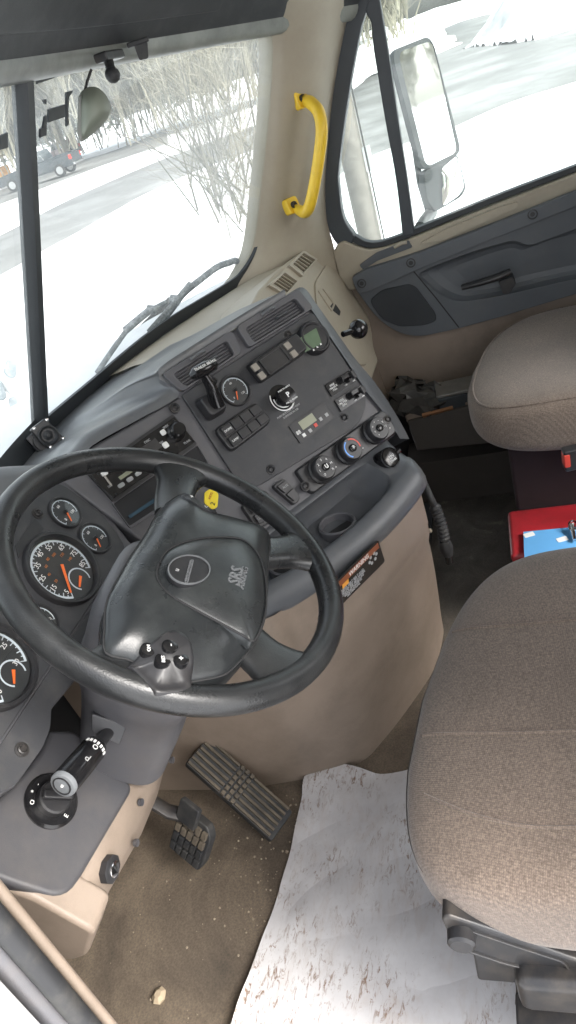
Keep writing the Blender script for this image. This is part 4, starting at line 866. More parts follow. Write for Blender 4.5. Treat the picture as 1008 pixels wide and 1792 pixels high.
# ------------------------------------------------------------------ steering column and its stalk
SC = thing('steering_column', 'grey plastic steering column shroud running down from the wheel', 'steering column', WHL.w(0, 0, -.2))
def csec(h, a, b, dv=0.0):
    return [WHL.w(a * math.copysign(abs(math.cos(t)) ** .62, math.cos(t)), dv + b * math.copysign(abs(math.sin(t)) ** .62, math.sin(t)), h) for t in np.linspace(0, 2 * math.pi, 41)[:-1]]
MB().loft([csec(-.035, .070, .060, .0), csec(-.045, .082, .074, .0), csec(-.09, .092, .085, -.004), csec(-.15, .097, .088, -.01), csec(-.20, .095, .082, -.012), csec(-.205, .091, .079, -.012), csec(-.26, .085, .075, -.02), csec(-.36, .075, .068, -.03)], closed=True, caps=True).build('shroud', M_trim, SC, ang=50)
MB().loft([csec(-.150, .0975, .0885, -.01), csec(-.151, .0985, .0895, -.01), csec(-.153, .0985, .0895, -.01), csec(-.154, .097, .088, -.01)], closed=True).build('seam', M_dash, SC)
# plate on the left flank where the stalk leaves
sp0 = atX(188, 1282, -.625); SF = Fr(sp0, nrm(A(.25, .75, .55)), nrm(A(-.45, -.35, .8)))
SF = Fr(sp0, nrm(WHL.e2 * .8 + A(0, 0, .0)), nrm(np.cross(nrm(A(-.82, -.35, .15)), WHL.e2))); 
nface = nrm(A(-.80, -.50, .25)); e1f = nrm(np.cross(A(0, 0, 1), nface)); SF = Fr(sp0, e1f, np.cross(nface, e1f))
P = SF.pp([(160, 1246), (222, 1268), (209, 1303), (160, 1280)])
MB().prism(SF, rpoly(P, .005), -.035, .004).build('stalk_plate', M_panel, SC, bevel=.003)
ST = thing('turn_signal_stalk', 'thick black turn signal stalk with grey end button left of the column', 'stalk', sp0)
s_end = CAM + ray(109, 1375) * .90; dv_ = s_end - sp0
def sp(t): return sp0 + dv_ * t
MB().tube([sp(-.05), sp(.12), sp(.2), sp(.24)], [.009, .009, .010, .011], 16).build('neck', M_black, ST)
MB().tube([sp(.22), sp(.26), sp(.34), sp(.62), sp(.93), sp(.95)], [.011, .0145, .0172, .0178, .0176, .0165], 26).build('grip', M_gloss, ST)
MB().tube([sp(.94), sp(.985), sp(1.0), sp(1.005)], [.0172, .0172, .0164, .015], 26).build('end_button', M_grey_print if False else mat('stalk_grey', (.17, .18, .19), .45), ST)
ef = Fr(sp(1.007), nrm(np.cross(nrm(dv_), A(0, 0, 1))), A(0, 0, 1)); axd = nrm(dv_); e1g = nrm(np.cross(A(0, 0, 1), axd)); EFr = Fr(sp(1.004), e1g, np.cross(axd, e1g))
MB().lathe(EFr, 0, 0, [(.0125, .0), (.0125, .0012), (.0112, .0012), (.0112, .0)], 24, cap0=False, cap1=False).build('end_ring', M_black, ST); MB().lathe(EFr, 0, 0, [(.002, .0), (.0015, .0015)], 10).build('end_dot', M_white, ST)
mb = MB()
# printed wiper marks around the stalk grip
toc = nrm(CAM - sp(.36) - axd * ((CAM - sp(.36)) @ axd)); sd_ = np.cross(axd, toc)
for k in range(-3, 4):
    a = .3 * k; nn = toc * math.cos(a) + sd_ * math.sin(a); f_ = Fr(sp(.36) + nn * .0174, np.cross(nn, axd) * -1, axd); mb.box(f_, -.0016, .0016, -.0022, .0022, -.001, .0006)
mb.build('wiper_marks', M_white, ST)
nn = toc; f_ = Fr(sp(.43) + nn * .0176, -np.cross(nn, axd), axd); text('lettering', 'O', f_, 0, 0, .0006, .010, M_white, ST); f_ = Fr(sp(.62) + nn * .0180, -np.cross(nn, axd), axd); text('lettering', 'P', f_, -.002, 0, .0006, .013, M_grey_print, ST)
# lower column cover edge
# ------------------------------------------------------------------ ignition lock on the bolster
u_ = A(-.715, .612, .452); LF = Fr(u_, A(1, 0, 0), nrm(A(0, .05, 1))); LKs = atY(193, 1521, .606); LF = Fr(LKs, A(1, 0, 0), nrm(A(0, .05, 1)))
IG = thing('bolster_lock', 'chrome key lock in a black bezel set in the beige knee bolster', 'lock', LKs)
MB().lathe(LF, 0, 0, [(.020, -.006), (.020, .004), (.016, .006)], 8, sy=.85).build('bezel', M_black, IG); MB().lathe(LF, 0, 0, [(.0115, .004), (.0115, .008), (.010, .009)], 20, sy=.85).build('cylinder', M_chrome, IG); MB().box(LF, -.0015, .0015, -.006, .006, .008, .0098).build('key_slot', M_dark, IG)
for x, y in ((248, 1404), (240, 1475), (302, 1330)):
    q = atY(x, y, .606); MB().lathe(Fr(q, A(1, 0, 0), A(0, 0, 1)), 0, 0, [(.0055, -.004), (.0055, .001), (.0035, .0005)], 12).build('screw', M_pod, BO)
# ------------------------------------------------------------------ square speaker on the dash top
SQ = thing('dash_speaker', 'small square black speaker with chrome corner screws standing on the dash top', 'speaker', wpx(85, 790, .1))
z1 = lambda x, y: (x / 5.04, 560 + y / 5.04)
sc_ = CAM + ray(*z1(425, 1015)) * 1.42; nface = nrm(CAM - sc_ + A(.1, -.25, -.05)); e1f = nrm(np.cross(A(0, 0, 1), nface)); QF = Fr(sc_, e1f, np.cross(nface, e1f))
Q4 = QF.pp([z1(265, 970), z1(400, 862), z1(585, 1060), z1(450, 1160)])
MB().prism(QF, rpoly(Q4, .005), -.018, .0).build('front_plate', M_black, SQ, bevel=.003)
u, v = QF.px(*z1(425, 1015)); MB().lathe(QF, u, v, [(.0195, -.001), (.0195, .003), (.017, .004), (.015, .001), (.010, -.001), (.009, .001), (.004, .003), (.003, .004)], 32).build('cone', M_rubber, SQ)
for p in ((412, 880), (300, 958), (560, 1045), (448, 1122)): a_ = QF.px(*z1(*p)); MB().lathe(QF, a_[0], a_[1], [(.0033, -.001), (.0033, .002), (.002, .0026)], 10).build('screw', M_chrome, SQ)
MB().prism(QF.at(-.012, -.012, -.03), rpoly(Q4, .005), -.022, .0).build('rear_plate', M_black, SQ, bevel=.003)
MB().lathe(QF, u - .006, v - .006, [(.022, -.052), (.022, -.018)], 24).build('magnet', M_steel, SQ)
ft = QF.w(u - .01, v - .04, -.06); MB().tube([ft + A(0, 0, .03), ft + A(0, .01, -.05)], .012, 10, flat=.5).build('bracket', M_black, SQ)
# ------------------------------------------------------------------ passenger door
DX = .955
DF = Fr(A(DX, 0, 0), A(0, -1, 0), A(0, 0, 1))          # faces the cab interior (-X)
PDR = thing('passenger_door', 'passenger door with slate armrest panel over beige trim and slim vent window', 'door', (DX, -.2, 0))
zd = lambda x, y: (560 + x / 2.25, y / 2.25)
vent_in = DF.pp([zd(*p) for p in [(186, 50), (168, 105), (150, 170), (128, 290), (108, 400), (85, 540), (75, 640), (76, 730), (92, 845), (115, 905), (150, 940), (190, 953), (240, 952), (325, 928), (300, 720), (262, 480), (232, 290), (215, 190), (200, 90)]])
vent_in = [tuple(q) for q in spline([np.array(p) for p in vent_in], 76, closed=True)]
frame_out = DF.pp([(668, -120), (640, -60), (609, 0), (587, 98), (569, 191), (563, 311), (568, 382), (584, 425), (612, 448), (660, 440), (735, 418)])
def dpoly(pts, h=0): return DF.pp(pts, h)
# window surround built from strips: front post, division bar, lower rail, top rail
def strip(name, a, b, h0, h1, m, par, bevel=.004):
    a = [np.array(p) for p in a]; b = [np.array(p) for p in b]; n = len(a); V = []
    for h in (h0, h1): V += [DF.w(*p, h) for p in a] + [DF.w(*p, h) for p in b]
    F = []
    for i in range(n - 1): F += [(2*n+i, 2*n+i+1, 3*n+i+1, 3*n+i), (i+1, i, n+i, n+i+1), (i, i+1, 2*n+i+1, 2*n+i), (n+i+1, n+i, 3*n+i, 3*n+i+1)]
    F += [(0, 2*n, 3*n, n), (n-1, 2*n-1, 4*n-1, 3*n-1)]
    return mesh(name, V, F, m, par, bevel=bevel)
M_wframe = mat('window_frame', (.045, .053, .062), .5, var=.1, grain=.2)
fo = spline([np.array(p) for p in dpoly([(668, -110), (640, -60), (612, 0), (589, 98), (571, 191), (564, 311), (568, 375), (586, 420), (610, 440)])], 40)
fi = spline([np.array(p) for p in dpoly([(700, -110), (668, -50), (640, 24), (627, 76), (609, 178), (594, 290), (594, 325), (602, 380), (622, 412)])], 40)
strip('front_post', fo, fi, -.03, .012, M_wframe, PDR)
ba_ = spline([np.array(p) for p in dpoly([(625, -60), (641, 20), (650, 40), (655, 89), (675, 213), (693, 311), (705, 414)])], 30); bb_ = spline([np.array(p) for p in dpoly([(653, -60), (665, 0), (670, 30), (680, 89), (698, 213), (713, 311), (726, 408)])], 30)
DBAR = strip('division_bar', ba_, bb_, -.02, .010, M_wframe, PDR)
strip('window_seal', spline([np.array(p) for p in dpoly([(618, 408), (640, 421), (665, 422), (705, 409), (726, 400), (860, 345), (1010, 288), (1180, 222)])], 40), spline([np.array(p) for p in dpoly([(612, 420), (640, 432), (670, 431), (708, 418), (730, 409), (864, 354), (1014, 297), (1184, 231)])], 40), -.02, .008, M_frit, PDR, .002)
# glass
gz = [(640, 15), (600, 300), (618, 412), (700, 415), (660, 60)]
MB().prism(DF, dpoly([(650, -60), (600, 150), (585, 300), (600, 400), (630, 430), (712, 420), (672, 60)]), -.014, -.010).build('vent_glass', M_doorglass, PDR, smooth=False)
MB().prism(DF, [dpoly([(700, 420)])[0], (.66, .79), (.66, 1.5), dpoly([(648, -60)])[0]], -.012, -.008).build('window_glass', M_doorglass, PDR, smooth=False)
MB().abox(DX - .01, DX + .04, -.66, .36, 1.50, 1.66).build('top_rail', M_wframe, PDR, bevel=.004)
MB().abox(DX - .012, DX + .04, -.70, -.62, .84, 1.5).build('rear_post', M_wframe, PDR, bevel=.004)
# trims
UT = dpoly([(584, 440), (592, 424), (604, 418), (624, 428), (645, 434), (670, 431), (708, 419), (730, 410), (864, 356), (1014, 298), (1180, 232), (1190, 275), (1014, 345), (735, 455), (640, 500), (612, 505), (594, 478)])
MB().prism(DF, rpoly(UT, .008, 3), -.03, .022).build('upper_trim', M_beige2, PDR, bevel=.008, seg=3)
MB().prism(DF, rpoly(dpoly([(629, 463), (660, 441), (715, 420), (722, 432), (660, 456), (636, 472)], .022), .004, 3), .020, .027).build('lock_plate', M_door, PDR, bevel=.002)
a_ = dpoly([(690, 433), (703, 425), (712, 424)], .03); MB().tube([DF.w(*q, .032) for q in a_], [.004, .0055, .004], 10).build('lock_slider', M_beige2, PDR)
bp_ = dpoly([(735, 425), (775, 402), (872, 362), (906, 352), (906, 362), (870, 378), (775, 420)], .022); MB().prism(DF, rpoly(bp_, .006, 3), .018, .030).build('sill_pad', M_beige2, PDR, bevel=.004)
LT_ = dpoly([(584, 452), (640, 480), (1200, 250), (1200, 880), (700, 880), (655, 660), (640, 560), (612, 505)])
lowp = [(.0, 0)]
low = [DF.px(596, 470), DF.px(625, 500)]
MB().prism(DF, [(-.52, .0), (-.52, .62), DF.px(590, 455), DF.px(640, 470), DF.px(1190, 250), (.67, .885), (.67, .0)], -.05, .006).build('lower_trim', M_beige, PDR, bevel=.004)
ARM = [(616, 484), (640, 470), (735, 440), (864, 390), (1010, 332), (1200, 258), (1200, 460), (1010, 512), (880, 552), (800, 574), (735, 588), (700, 582), (668, 562), (644, 535), (622, 503)]
ap = dpoly(ARM, .03)
AR = MB().prism(DF, rpoly(ap, [.012, .01, .02, .02, .02, .0, .0, .02, .03, .03, .03, .03, .03, .03, .012], 4), -.0, .038).build('armrest_panel', M_door, PDR, bevel=.012, seg=4)
ug = dpoly([(616, 484), (640, 470), (735, 440), (864, 390), (1010, 332), (1200, 258), (1200, 285), (1012, 357), (866, 415), (740, 466), (650, 506), (628, 512)], .04)
MB().prism(DF, rpoly(ug, .008, 3), .03, .054).build('armrest_cap', M_door, AR, bevel=.008, seg=3)
SPK_ = MB().prism(DF, rpoly(dpoly([(646, 527), (668, 508), (716, 498), (728, 503), (762, 549), (764, 562), (745, 570), (700, 573), (668, 560)], .045), .015, 4), .03, .0425).build('speaker_grille', mat('grille_dark', (.028, .032, .037), .75, grain=.9, gscale=600), AR, bevel=.003)
strip('panel_split', dpoly([(718, 470), (760, 520), (802, 574)], .04), dpoly([(720, 469), (762, 519), (804, 573)], .04), .030, .0385, M_dark, AR, 0)
# scooped pull recess and handle
rec = rpoly(dpoly([(728, 482), (750, 470), (830, 440), (900, 420), (925, 432), (1010, 400), (1100, 375), (1100, 470), (1000, 490), (870, 520), (800, 530), (765, 515)], .04), .04, 5)
n_ = len(rec); c_ = (sum(p[0] for p in rec)/n_, sum(p[1] for p in rec)/n_)
cut(AR, MB().loft([[DF.w(c_[0]+(u-c_[0])*s_, c_[1]+(v-c_[1])*s_, h) for u, v in rec] for s_, h in ((1.06, .09), (1.0, .0385), (.97, .030), (.90, .019), (.78, .012), (.6, .009))], closed=True, caps=True))
hp = dpoly([(808, 503), (840, 494), (872, 484), (893, 476)], .085)
HD = MB().tube([DF.w(*p, h) for p, h in zip(hp, (.085, .088, .088, .080))], [.010, .0125, .013, .012], 14, flat=.75).build('pull_handle', M_black, AR)
q = dpoly([(872, 486), (896, 478), (902, 490), (890, 508), (880, 508)], .05); MB().prism(DF, rpoly(q, .005, 3), .036, .085).build('handle_base', M_black, HD, bevel=.004)
for x, y, h in ((932, 375, .054), (719, 460, .054), (633, 496, .054)): u, v = DF.px(x, y, h); MB().lathe(DF, u, v, [(.013, h - .004), (.013, h + .001), (.010, h + .0015), (.0095, h - .003), (.006, h - .002), (.006, h + .001)], 18).build('screw', M_black, AR)
MB().prism(DF, [(-.50, .0), (-.50, .30), (-.3, .32), (.66, .36), (.66, .0)], .006, .012).build('shaded_kick_trim', M_dark, PDR)  # near-black colour paints in the footwell shade along the door foot
# strip between door and pillar: rubber seal and painted return
MB().tube(spline([atX(x, y, .948) for x, y in [(627, -40), (604, 10), (580, 98), (566, 191), (556, 311), (560, 382), (577, 440), (596, 500)]], 40), .009, 10).build('weatherstrip', M_rubber, PDR)
# ------------------------------------------------------------------ outside mirror
MR = thing('door_mirror', 'tall outside mirror with small convex mirror below it, outside the passenger window', 'mirror', (1.3, .15, .8))
mc = atX(745, 190, 1.30); facing = nrm(nrm(CAM - mc) + nrm(A(.16, -1, -.02))); me1 = nrm(np.cross(A(0, 0, 1), facing)); MF = Fr(mc, me1, np.cross(facing, me1))
mo = rpoly(MF.pp([(683, 90), (752, 62), (806, 268), (737, 300)]), .035, 6); mi = rpoly(MF.pp([(694, 92), (756, 71), (800, 266), (744, 293)]), .028, 6)
MB().ring(MF, mo, mi, -.012, .005).build('housing_rim', M_frit, MR, bevel=.004); MB().prism(MF, mo, -.016, -.011).build('housing_back', M_frit, MR, bevel=.004); MB().prism(MF, mi, -.010, .003).build('mirror_pane', M_mirror, MR)
mo2 = rpoly(MF.pp([(740, 300), (800, 268), (815, 330), (806, 345), (760, 372), (745, 350)]), .02, 5); mi2 = rpoly(MF.pp([(770, 296), (798, 272), (810, 328), (800, 343), (772, 362)]), .016, 5)
MB().prism(MF, mo2, -.02, .004).build('lower_housing', M_frit, MR, bevel=.004); MB().dome(MF, mi2, .006, .010, rings=6).build('convex_pane', M_mirror, MR, ang=80)
MB().tube([atX(x, y, 1.31) for x, y in ((700, 130), (722, 230), (735, 320), (752, 378))], .010, 10).build('arm', M_frit, MR)
MB().tube([atX(755, 372, 1.30), atX(742, 388, 1.15), atX(735, 398, 1.0)], [.02, .018, .016], 10).build('bracket', M_steel, MR)
# ------------------------------------------------------------------ seats
def sq(v, e): return math.copysign(abs(v) ** e, v)
def superq(cx, cy, cz, a, b, c, e1, e2, nu=36, nv=72, fn=None):
    V = []; F = []
    for i in range(nu + 1):
        p = -math.pi / 2 + math.pi * i / nu
        for k in range(nv):
            t = 2 * math.pi * k / nv; x = a * sq(math.cos(p), e1) * sq(math.cos(t), e2); y = b * sq(math.cos(p), e1) * sq(math.sin(t), e2); z = c * sq(math.sin(p), e1)
            q = A(cx + x, cy + y, cz + z)
            if fn: q = fn(q, x / a, y / b, z / c)
            V.append(q)
    for i in range(nu):
        for k in range(nv): l = (k + 1) % nv; F.append((i*nv+k, i*nv+l, (i+1)*nv+l, (i+1)*nv+k))
    return V, F
def cushfn(dip):
    def f(q, x, y, z):
        q = q + A(0, -.105 * (max(0, x + .45) / 1.45) ** 1.8 * max(0, y), 0)
        if z > 0: q = q + A(0, 0, -dip * (1 - x * x) * (1 - min(1, max(0, y * y))) * z - .022 * max(0, y) ** 3 * z)
        else: q = q + A(0, .0, .03 * max(0, y) ** 3)
        return q
    return f
def backrest(root, cx, yb, m):
    V, F = superq(cx, yb, .92, .25, .075, .40, .45, .45, 20, 40, lambda q, x, y, z: q + A(0, -.10 * (z + 1), 0)); mesh('backrest', V, F, m, root, ang=80)
DS = thing('driver_seat', 'brown-grey fabric driver seat with black metal side plate, nearest the camera', 'seat', (-.52, -.1, 0))
dc = (-.492, -.14, .475)
V, F = superq(*dc, .290, .334, .088, .42, .34, 40, 96, cushfn(.012)); mesh('cushion', V, F, M_seat, DS, ang=80)
def ontop(x, y, c, a, b, cc, e1, e2, fn, off=.0015):
    X_, Y_ = (x - c[0]) / a, (y - c[1]) / b
    r_ = (abs(X_) ** (2 / e2) + abs(Y_) ** (2 / e2)) ** (e2 / 2); cp = min(1, r_) ** (1 / e1); z = cc * (max(0, 1 - cp * cp) ** .5) ** e1
    q = A(x, y, c[2] + z); return fn(q, X_, Y_, z / cc) + A(0, 0, off)
for xs_ in (-.40, -.59, -.715):
    yy = np.linspace(.174 if xs_ > -.7 else .165, -.40, 40)
    MB().tube([ontop(xs_ + (.02 * max(0, (y - .02) / .15) ** 2) * (1 if xs_ > -.7 else 3.0), y, dc, .290, .334, .088, .42, .34, cushfn(.012), .0) for y in yy], .0022, 6).build('seam', M_seat, DS)
backrest(DS, -.505, -.50, M_seat)
PX = -.772; SPf = Fr(A(PX, 0, 0), A(0, -1, 0), A(0, 0, 1))
pp_ = SPf.pp([(772, 1600), (782, 1593), (900, 1632), (1010, 1672), (1200, 1720), (1200, 1735), (1010, 1703), (905, 1690), (830, 1664), (790, 1640)])
PLT = MB().prism(SPf, rpoly(pp_, [.006, .01, .02, .02, 0, 0, .02, .02, .02, .02], 4), -.03, .006).build('side_plate', M_steel, DS, bevel=.006, seg=3)
rp_ = SPf.pp([(795, 1622), (815, 1616), (900, 1645), (985, 1672), (995, 1690), (960, 1692), (880, 1672), (815, 1650)]); MB().ring(SPf, rpoly(offset_poly(rp_, .003), .008, 4), rpoly(rp_, .008, 4), .005, .009).build('rib', M_steel, PLT, bevel=.001)
u, v = SPf.px(808, 1640, .01); MB().lathe(SPf, u, v, [(.016, .005), (.0155, .018), (.012, .021)], 18).build('bolt', M_black, DS)
ra = SPf.pp([(828, 1677), (840, 1673), (1010, 1712), (1200, 1752), (1200, 1780), (1010, 1735), (836, 1720)])
RL = MB().prism(SPf, ra, -.05, -.002).build('rail', M_steel, DS, bevel=.004)
rb = SPf.pp([(888, 1724), (968, 1745), (968, 1780), (900, 1765)]); 
MB().abox(-.80, -.755, -.10, .095, .165, .285).build('bracket', M_steel, DS, bevel=.004)
u, v = SPf.px(967, 1728, .0); MB().lathe(SPf, u, v, [(.0095, -.004), (.009, .008), (.006, .010)], 10).build('rusty_bolt', M_rust, DS)
MB().abox(-.745, -.28, -.42, .06, .0, .33).build('pedestal', M_steel, DS, bevel=.02)
MB().abox(-.80, -.23, -.44, .085, .33, .395).build('seat_pan', M_steel, DS, bevel=.012)
PS = thing('passenger_seat', 'brown-grey fabric passenger seat on a dark box base by the door', 'seat', (.6, -.2, 0))
pc = (.618, -.20, .455)
V, F = superq(*pc, .292, .325, .082, .36, .40, 36, 88, cushfn(.016)); mesh('cushion', V, F, M_seat2, PS, ang=80)
MB().tube([superq(*pc, .292, .325, .082, .36, .40, 36, 88, cushfn(.016))[0][24 * 88 + k] * 1.0 + A(0, 0, .001) for k in range(88)], .003, 6, closed=True).build('piping', M_seat2, PS)
backrest(PS, .618, -.52, M_seat2)
MB().abox(.42, .86, -.50, .045, .0, .385).build('seat_base', M_maroon, PS, bevel=.01)
BKL = thing('seatbelt_buckle', 'black seat belt buckle with red button beside the passenger seat', 'buckle', atZ(998, 800, .33))
bq = CAM + ray(1000, 800) * 1.62; bf = Fr(bq, nrm(A(.25, -.95, .1)), nrm(A(.1, .1, 1))); bf = Fr(bq, nrm(A(.2, -.98, 0)), nrm(A(-.15, .0, 1)))
MB().prism(bf, rrect(-.018, .03, -.03, .026, .006), -.012, .012).build('body', M_black, BKL, bevel=.004); MB().prism(bf, rrect(-.019, -.006, -.016, .018, .003), -.008, .0135).build('release', M_redmark, BKL, bevel=.002)
MB().tube([bq + A(.0, -.02, -.02), bq + A(.06, -.08, -.16), bq + A(.10, -.12, -.26)], .012, 8, flat=.3).build('stalk', M_black, BKL)
# ------------------------------------------------------------------ things on the floor
rt_ = [(891, 893), (905, 889), (1012, 880), (1100, 872), (1100, 930), (1012, 938), (896, 946)]
RC = thing('red_case', 'red plastic case on the floor between the two seats', 'case', (.36, -.1, 0))
MB().abox(.235, .415, -.42, .062, .004, .165).build('case_body', M_red, RC, bevel=.014, seg=3); MB().abox(.228, .418, -.43, .068, .166, .196).build('case_lid', M_red, RC, bevel=.012, seg=3)
BK = thing('blue_booklet', 'light blue booklet with white labels lying on the red case', 'booklet', (.3, -.1, .2))
bk = [atZ(x, y, .205)[:2] for x, y in ((916, 931), (1012, 922), (1100, 914), (1100, 985), (1012, 990), (918, 985))]
MB().prism(WORLD, [tuple(p) for p in bk], .1975, .206).build('cover', M_blue, BK); 
for x, y in ((926, 936), (984, 944)): c_ = atZ(x, y, .206); MB().prism(Fr(c_, nrm(A(.3, -.95, 0)), nrm(A(.95, .3, 0))), rrect(-.012, .012, -.008, .008, .002, 2), -.0005, .0012).build('sticker', M_white, BK)
PN = thing('chrome_key', 'shiny metal key and ring lying on the blue booklet', 'key', atZ(1002, 928, .215))
MB().tube([atZ(1000, 918, .222), atZ(1003, 930, .215), atZ(1006, 945, .214)], [.008, .005, .004], 10).build('key_shaft', M_chrome, PN); MB().tube([atZ(1002 + 7 * math.cos(t), 920 + 9 * math.sin(t), .218) for t in np.linspace(0, 6.28, 17)[:-1]], .002, 6, closed=True).build('key_ring', M_chrome, PN)
# paper floor cover
pe = [(541, 1341), (560, 1337), (590, 1338), (625, 1346), (665, 1353), (700, 1350), (728, 1346), (800, 1345), (850, 1480), (880, 1640), (902, 1722), (902, 1760), (898, 1830), (600, 1830), (400, 1830), (411, 1792), (440, 1702), (458, 1650), (478, 1594), (498, 1530), (515, 1460), (524, 1420), (530, 1395), (532, 1372)]
poly = [np.array(p) for p in spline([atZ(x, y, .008)[:2] for x, y in pe], 140, closed=True)]
cx_ = np.mean(poly, axis=0); mbp = MB(); rows = []
def ph(p, s_): return .007 + .009 * (math.sin(p[0]*23+p[1]*9) * math.sin(p[1]*19-p[0]*5) + 1) * .5 + .004 * math.sin(p[0]*60 + p[1]*31) * (s_ ** 2) * .5 + (.006 * max(0, math.sin(p[1]*40 + p[0]*12)) * (s_ > .97))
for s_ in np.linspace(1, .04, 24): rows.append([A(*(cx_ + (p - cx_) * s_), ph(cx_ + (p - cx_) * s_, s_)) for p in poly])
tag(mbp.loft(rows, closed=True, caps=True).build('floor_paper', M_paper, ang=80), 'white paper floor sheet tracked with muddy boot marks in front of the seat', 'paper')
# pedals
AC = thing('accelerator_pedal', 'long ribbed accelerator pedal hinged on the floor under the dash', 'pedal', atZ(480, 1450, 0))
p0 = atZ(488, 1440, .035); p1 = atZ(345, 1312, .175); ax = nrm(p1 - p0); sdv = nrm(np.cross(ax, A(0, 0, 1))); AF = Fr(p0, sdv, ax); 
if AF.n[2] < 0: AF = Fr(p0, -sdv, ax)
ln = np.linalg.norm(p1 - p0); MB().prism(AF, rrect(-.036, .036, -.01, ln, .006), -.018, .0).build('plate', M_rubber, AC, bevel=.002)
M_tread = mat('muddy_tread', (.11, .09, .066), .8, var=.35, dirt=((.03, .027, .024), .6, 40))
for k in range(6): u0 = -.032 + k * .0128 - .0022; MB().box(AF, u0, u0 + .0052, .0, ln * .42, -.001, .0075).build('rib', M_tread, AC, bevel=.001)
for k in range(6): u0 = -.032 + k * .0128 - .0022; MB().box(AF, u0, u0 + .0052, ln * .60, ln * .99, -.001, .0075).build('rib', M_tread, AC, bevel=.001)
for r_ in range(3):
    for k in range(6): u0 = -.032 + k * .0128 - .0035; MB().box(AF, u0, u0 + .0085, ln * (.43 + .057 * r_), ln * (.47 + .057 * r_), -.001, .0075).build('tread_block', M_tread, AC, bevel=.001)
BR = thing('brake_pedal', 'square studded brake pedal on an arm left of the accelerator', 'pedal', atZ(335, 1480, .1))
b0 = atZ(318, 1508, .115); b1 = atZ(360, 1432, .165); b0 = (atZ(292, 1488, .11) + atZ(352, 1516, .11)) / 2; b1 = (atZ(302, 1418, .19) + atZ(384, 1448, .19)) / 2
ax = nrm(b1 - b0); sdv = nrm(atZ(386, 1455, .15) - atZ(318, 1430, .15)); sdv = nrm(sdv - ax * (ax @ sdv)); BF = Fr(b0, sdv, ax)
if BF.n[2] < 0: BF = Fr(b0, -sdv, ax)
bl = np.linalg.norm(b1 - b0); MB().prism(BF, rpoly([(-.040, .006), (-.030, -.004), (.036, -.004), (.042, .02), (.042, bl * .8), (.03, bl), (-.034, bl), (-.040, bl * .9)], .008), -.020, .0).build('pad', M_rubber, BR, bevel=.003)
for r_ in range(4):
    for k in range(5): MB().box(BF, -.034 + k * .0145, -.023 + k * .0145, .004 + r_ * bl * .23, .004 + r_ * bl * .23 + bl * .17, -.001, .006).build('stud', M_tread if r_ > 1 else M_rubber, BR, bevel=.001)
am = BF.w(-.015, bl * .95, -.01); MB().prism(BF, rrect(-.034, .012, bl * .86, bl * 1.35, .006), .004, .016).build('guard_pad', M_rubber, BR, bevel=.003)
MB().tube([BF.w(-.012, bl * .8, -.02), am + A(-.01, .04, .02), am + A(-.01, .09, .09), am + A(-.0, .16, .2)], .016, 10, flat=.6).build('arm', M_steel, BR)
# grit on the floor
mbg = MB()
for k in range(400):
    x = random.uniform(-.85, -.25); y = random.uniform(.1, .85)
    if random.random() < .6: x = random.gauss(-.42, .1); y = random.gauss(.52, .1)
    if not (-.9 < x < -.1 and .05 < y < .9): continue
    r_ = random.uniform(.0008, .0026) if random.random() < .97 else random.uniform(.003, .005)
    f_ = Fr((x, y, .001), A(math.cos(k), math.sin(k), 0), A(-math.sin(k), math.cos(k), 0)); mbg.lathe(f_, 0, 0, [(r_, 0), (r_ * .9, r_ * .8), (r_ * .3, r_ * 1.3)], 5)
kind(mbg.build('grit', mat('pale_grit', (.27, .22, .16), .8, var=.35, vscale=200), smooth=False), 'stuff')['label'] = 'pale sand and grit scattered on the driver floor'
PB = atZ(280, 1745, 0); mbg = MB(); mbg.lathe(Fr(PB, A(1, 0, 0), A(0, 1, 0)), 0, 0, [(.011, 0), (.013, .006), (.006, .012)], 7, sx=1.2); tag(mbg.build('pebble', mat('pebble_tan', (.36, .29, .2), .8, var=.2), smooth=False), 'tan pebble lying alone on the driver floor near the left edge', 'pebble')
# passenger footwell: door-side tray with bag and boxed item
TRY = thing('door_tray', 'low dark beige tray along the foot of the passenger door', 'tray', (.86, .2, 0))
ty = lambda x, y, X_: atX(x, y, X_)
def slab(name, pts, m, par, th):
    n = len(pts); V = [np.asarray(p) for p in pts] + [np.asarray(p) + np.asarray(th) for p in pts]; F = [tuple(range(n)), tuple(range(2*n-1, n-1, -1))] + [(i, (i+1) % n, n+(i+1) % n, n+i) for i in range(n)]; return mesh(name, V, F, m, par, bevel=.006)
a0 = atX(715, 735, .80); a1 = atX(850, 702, .80); slab('tray_wall', [atX(712, 738, .79), atX(860, 700, .79), atX(870, 775, .76), atX(730, 790, .76)], mat('tray_brown', (.06, .052, .044), .7, var=.15), TRY, (.02, 0, 0))
slab('tray_rim', [atX(708, 728, .80), atX(860, 690, .80), atX(860, 704, .80), atX(712, 742, .80)], M_beige, TRY, (.05, 0, .004))
MB().abox(.80, .94, -.3, .36, .002, .15).build('tray_floor', MATS['tray_brown'], TRY)
MB().abox(.45, .79, .30, .95, .002, .012).build('step', M_rubber, TRY)
random.seed(3)
def crumple(name, c, a, b, cc, m, seed, lab, cat):
    r_ = np.random.default_rng(seed)
    V, F = superq(*c, a, b, cc, .8, .8, 11, 19, lambda q, x, y, z: q + r_.normal(0, .16, 3) * A(a, b, cc) + A(0, 0, .02 * math.sin(4 * y)))
    return tag(mesh(name, V, F, m, None, ang=12), lab, cat)
crumple('plastic_bag', atX(732, 700, .85), .055, .085, .05, mat('bag_dark', (.075, .072, .066), .25, var=.2, vscale=30), 4, 'crumpled translucent dark plastic bag in the passenger footwell tray', 'bag')
bx_ = atX(812, 690, .84); BXT = thing('parts_box', 'small dark box in clear wrap in the tray behind the passenger seat front', 'box', bx_)
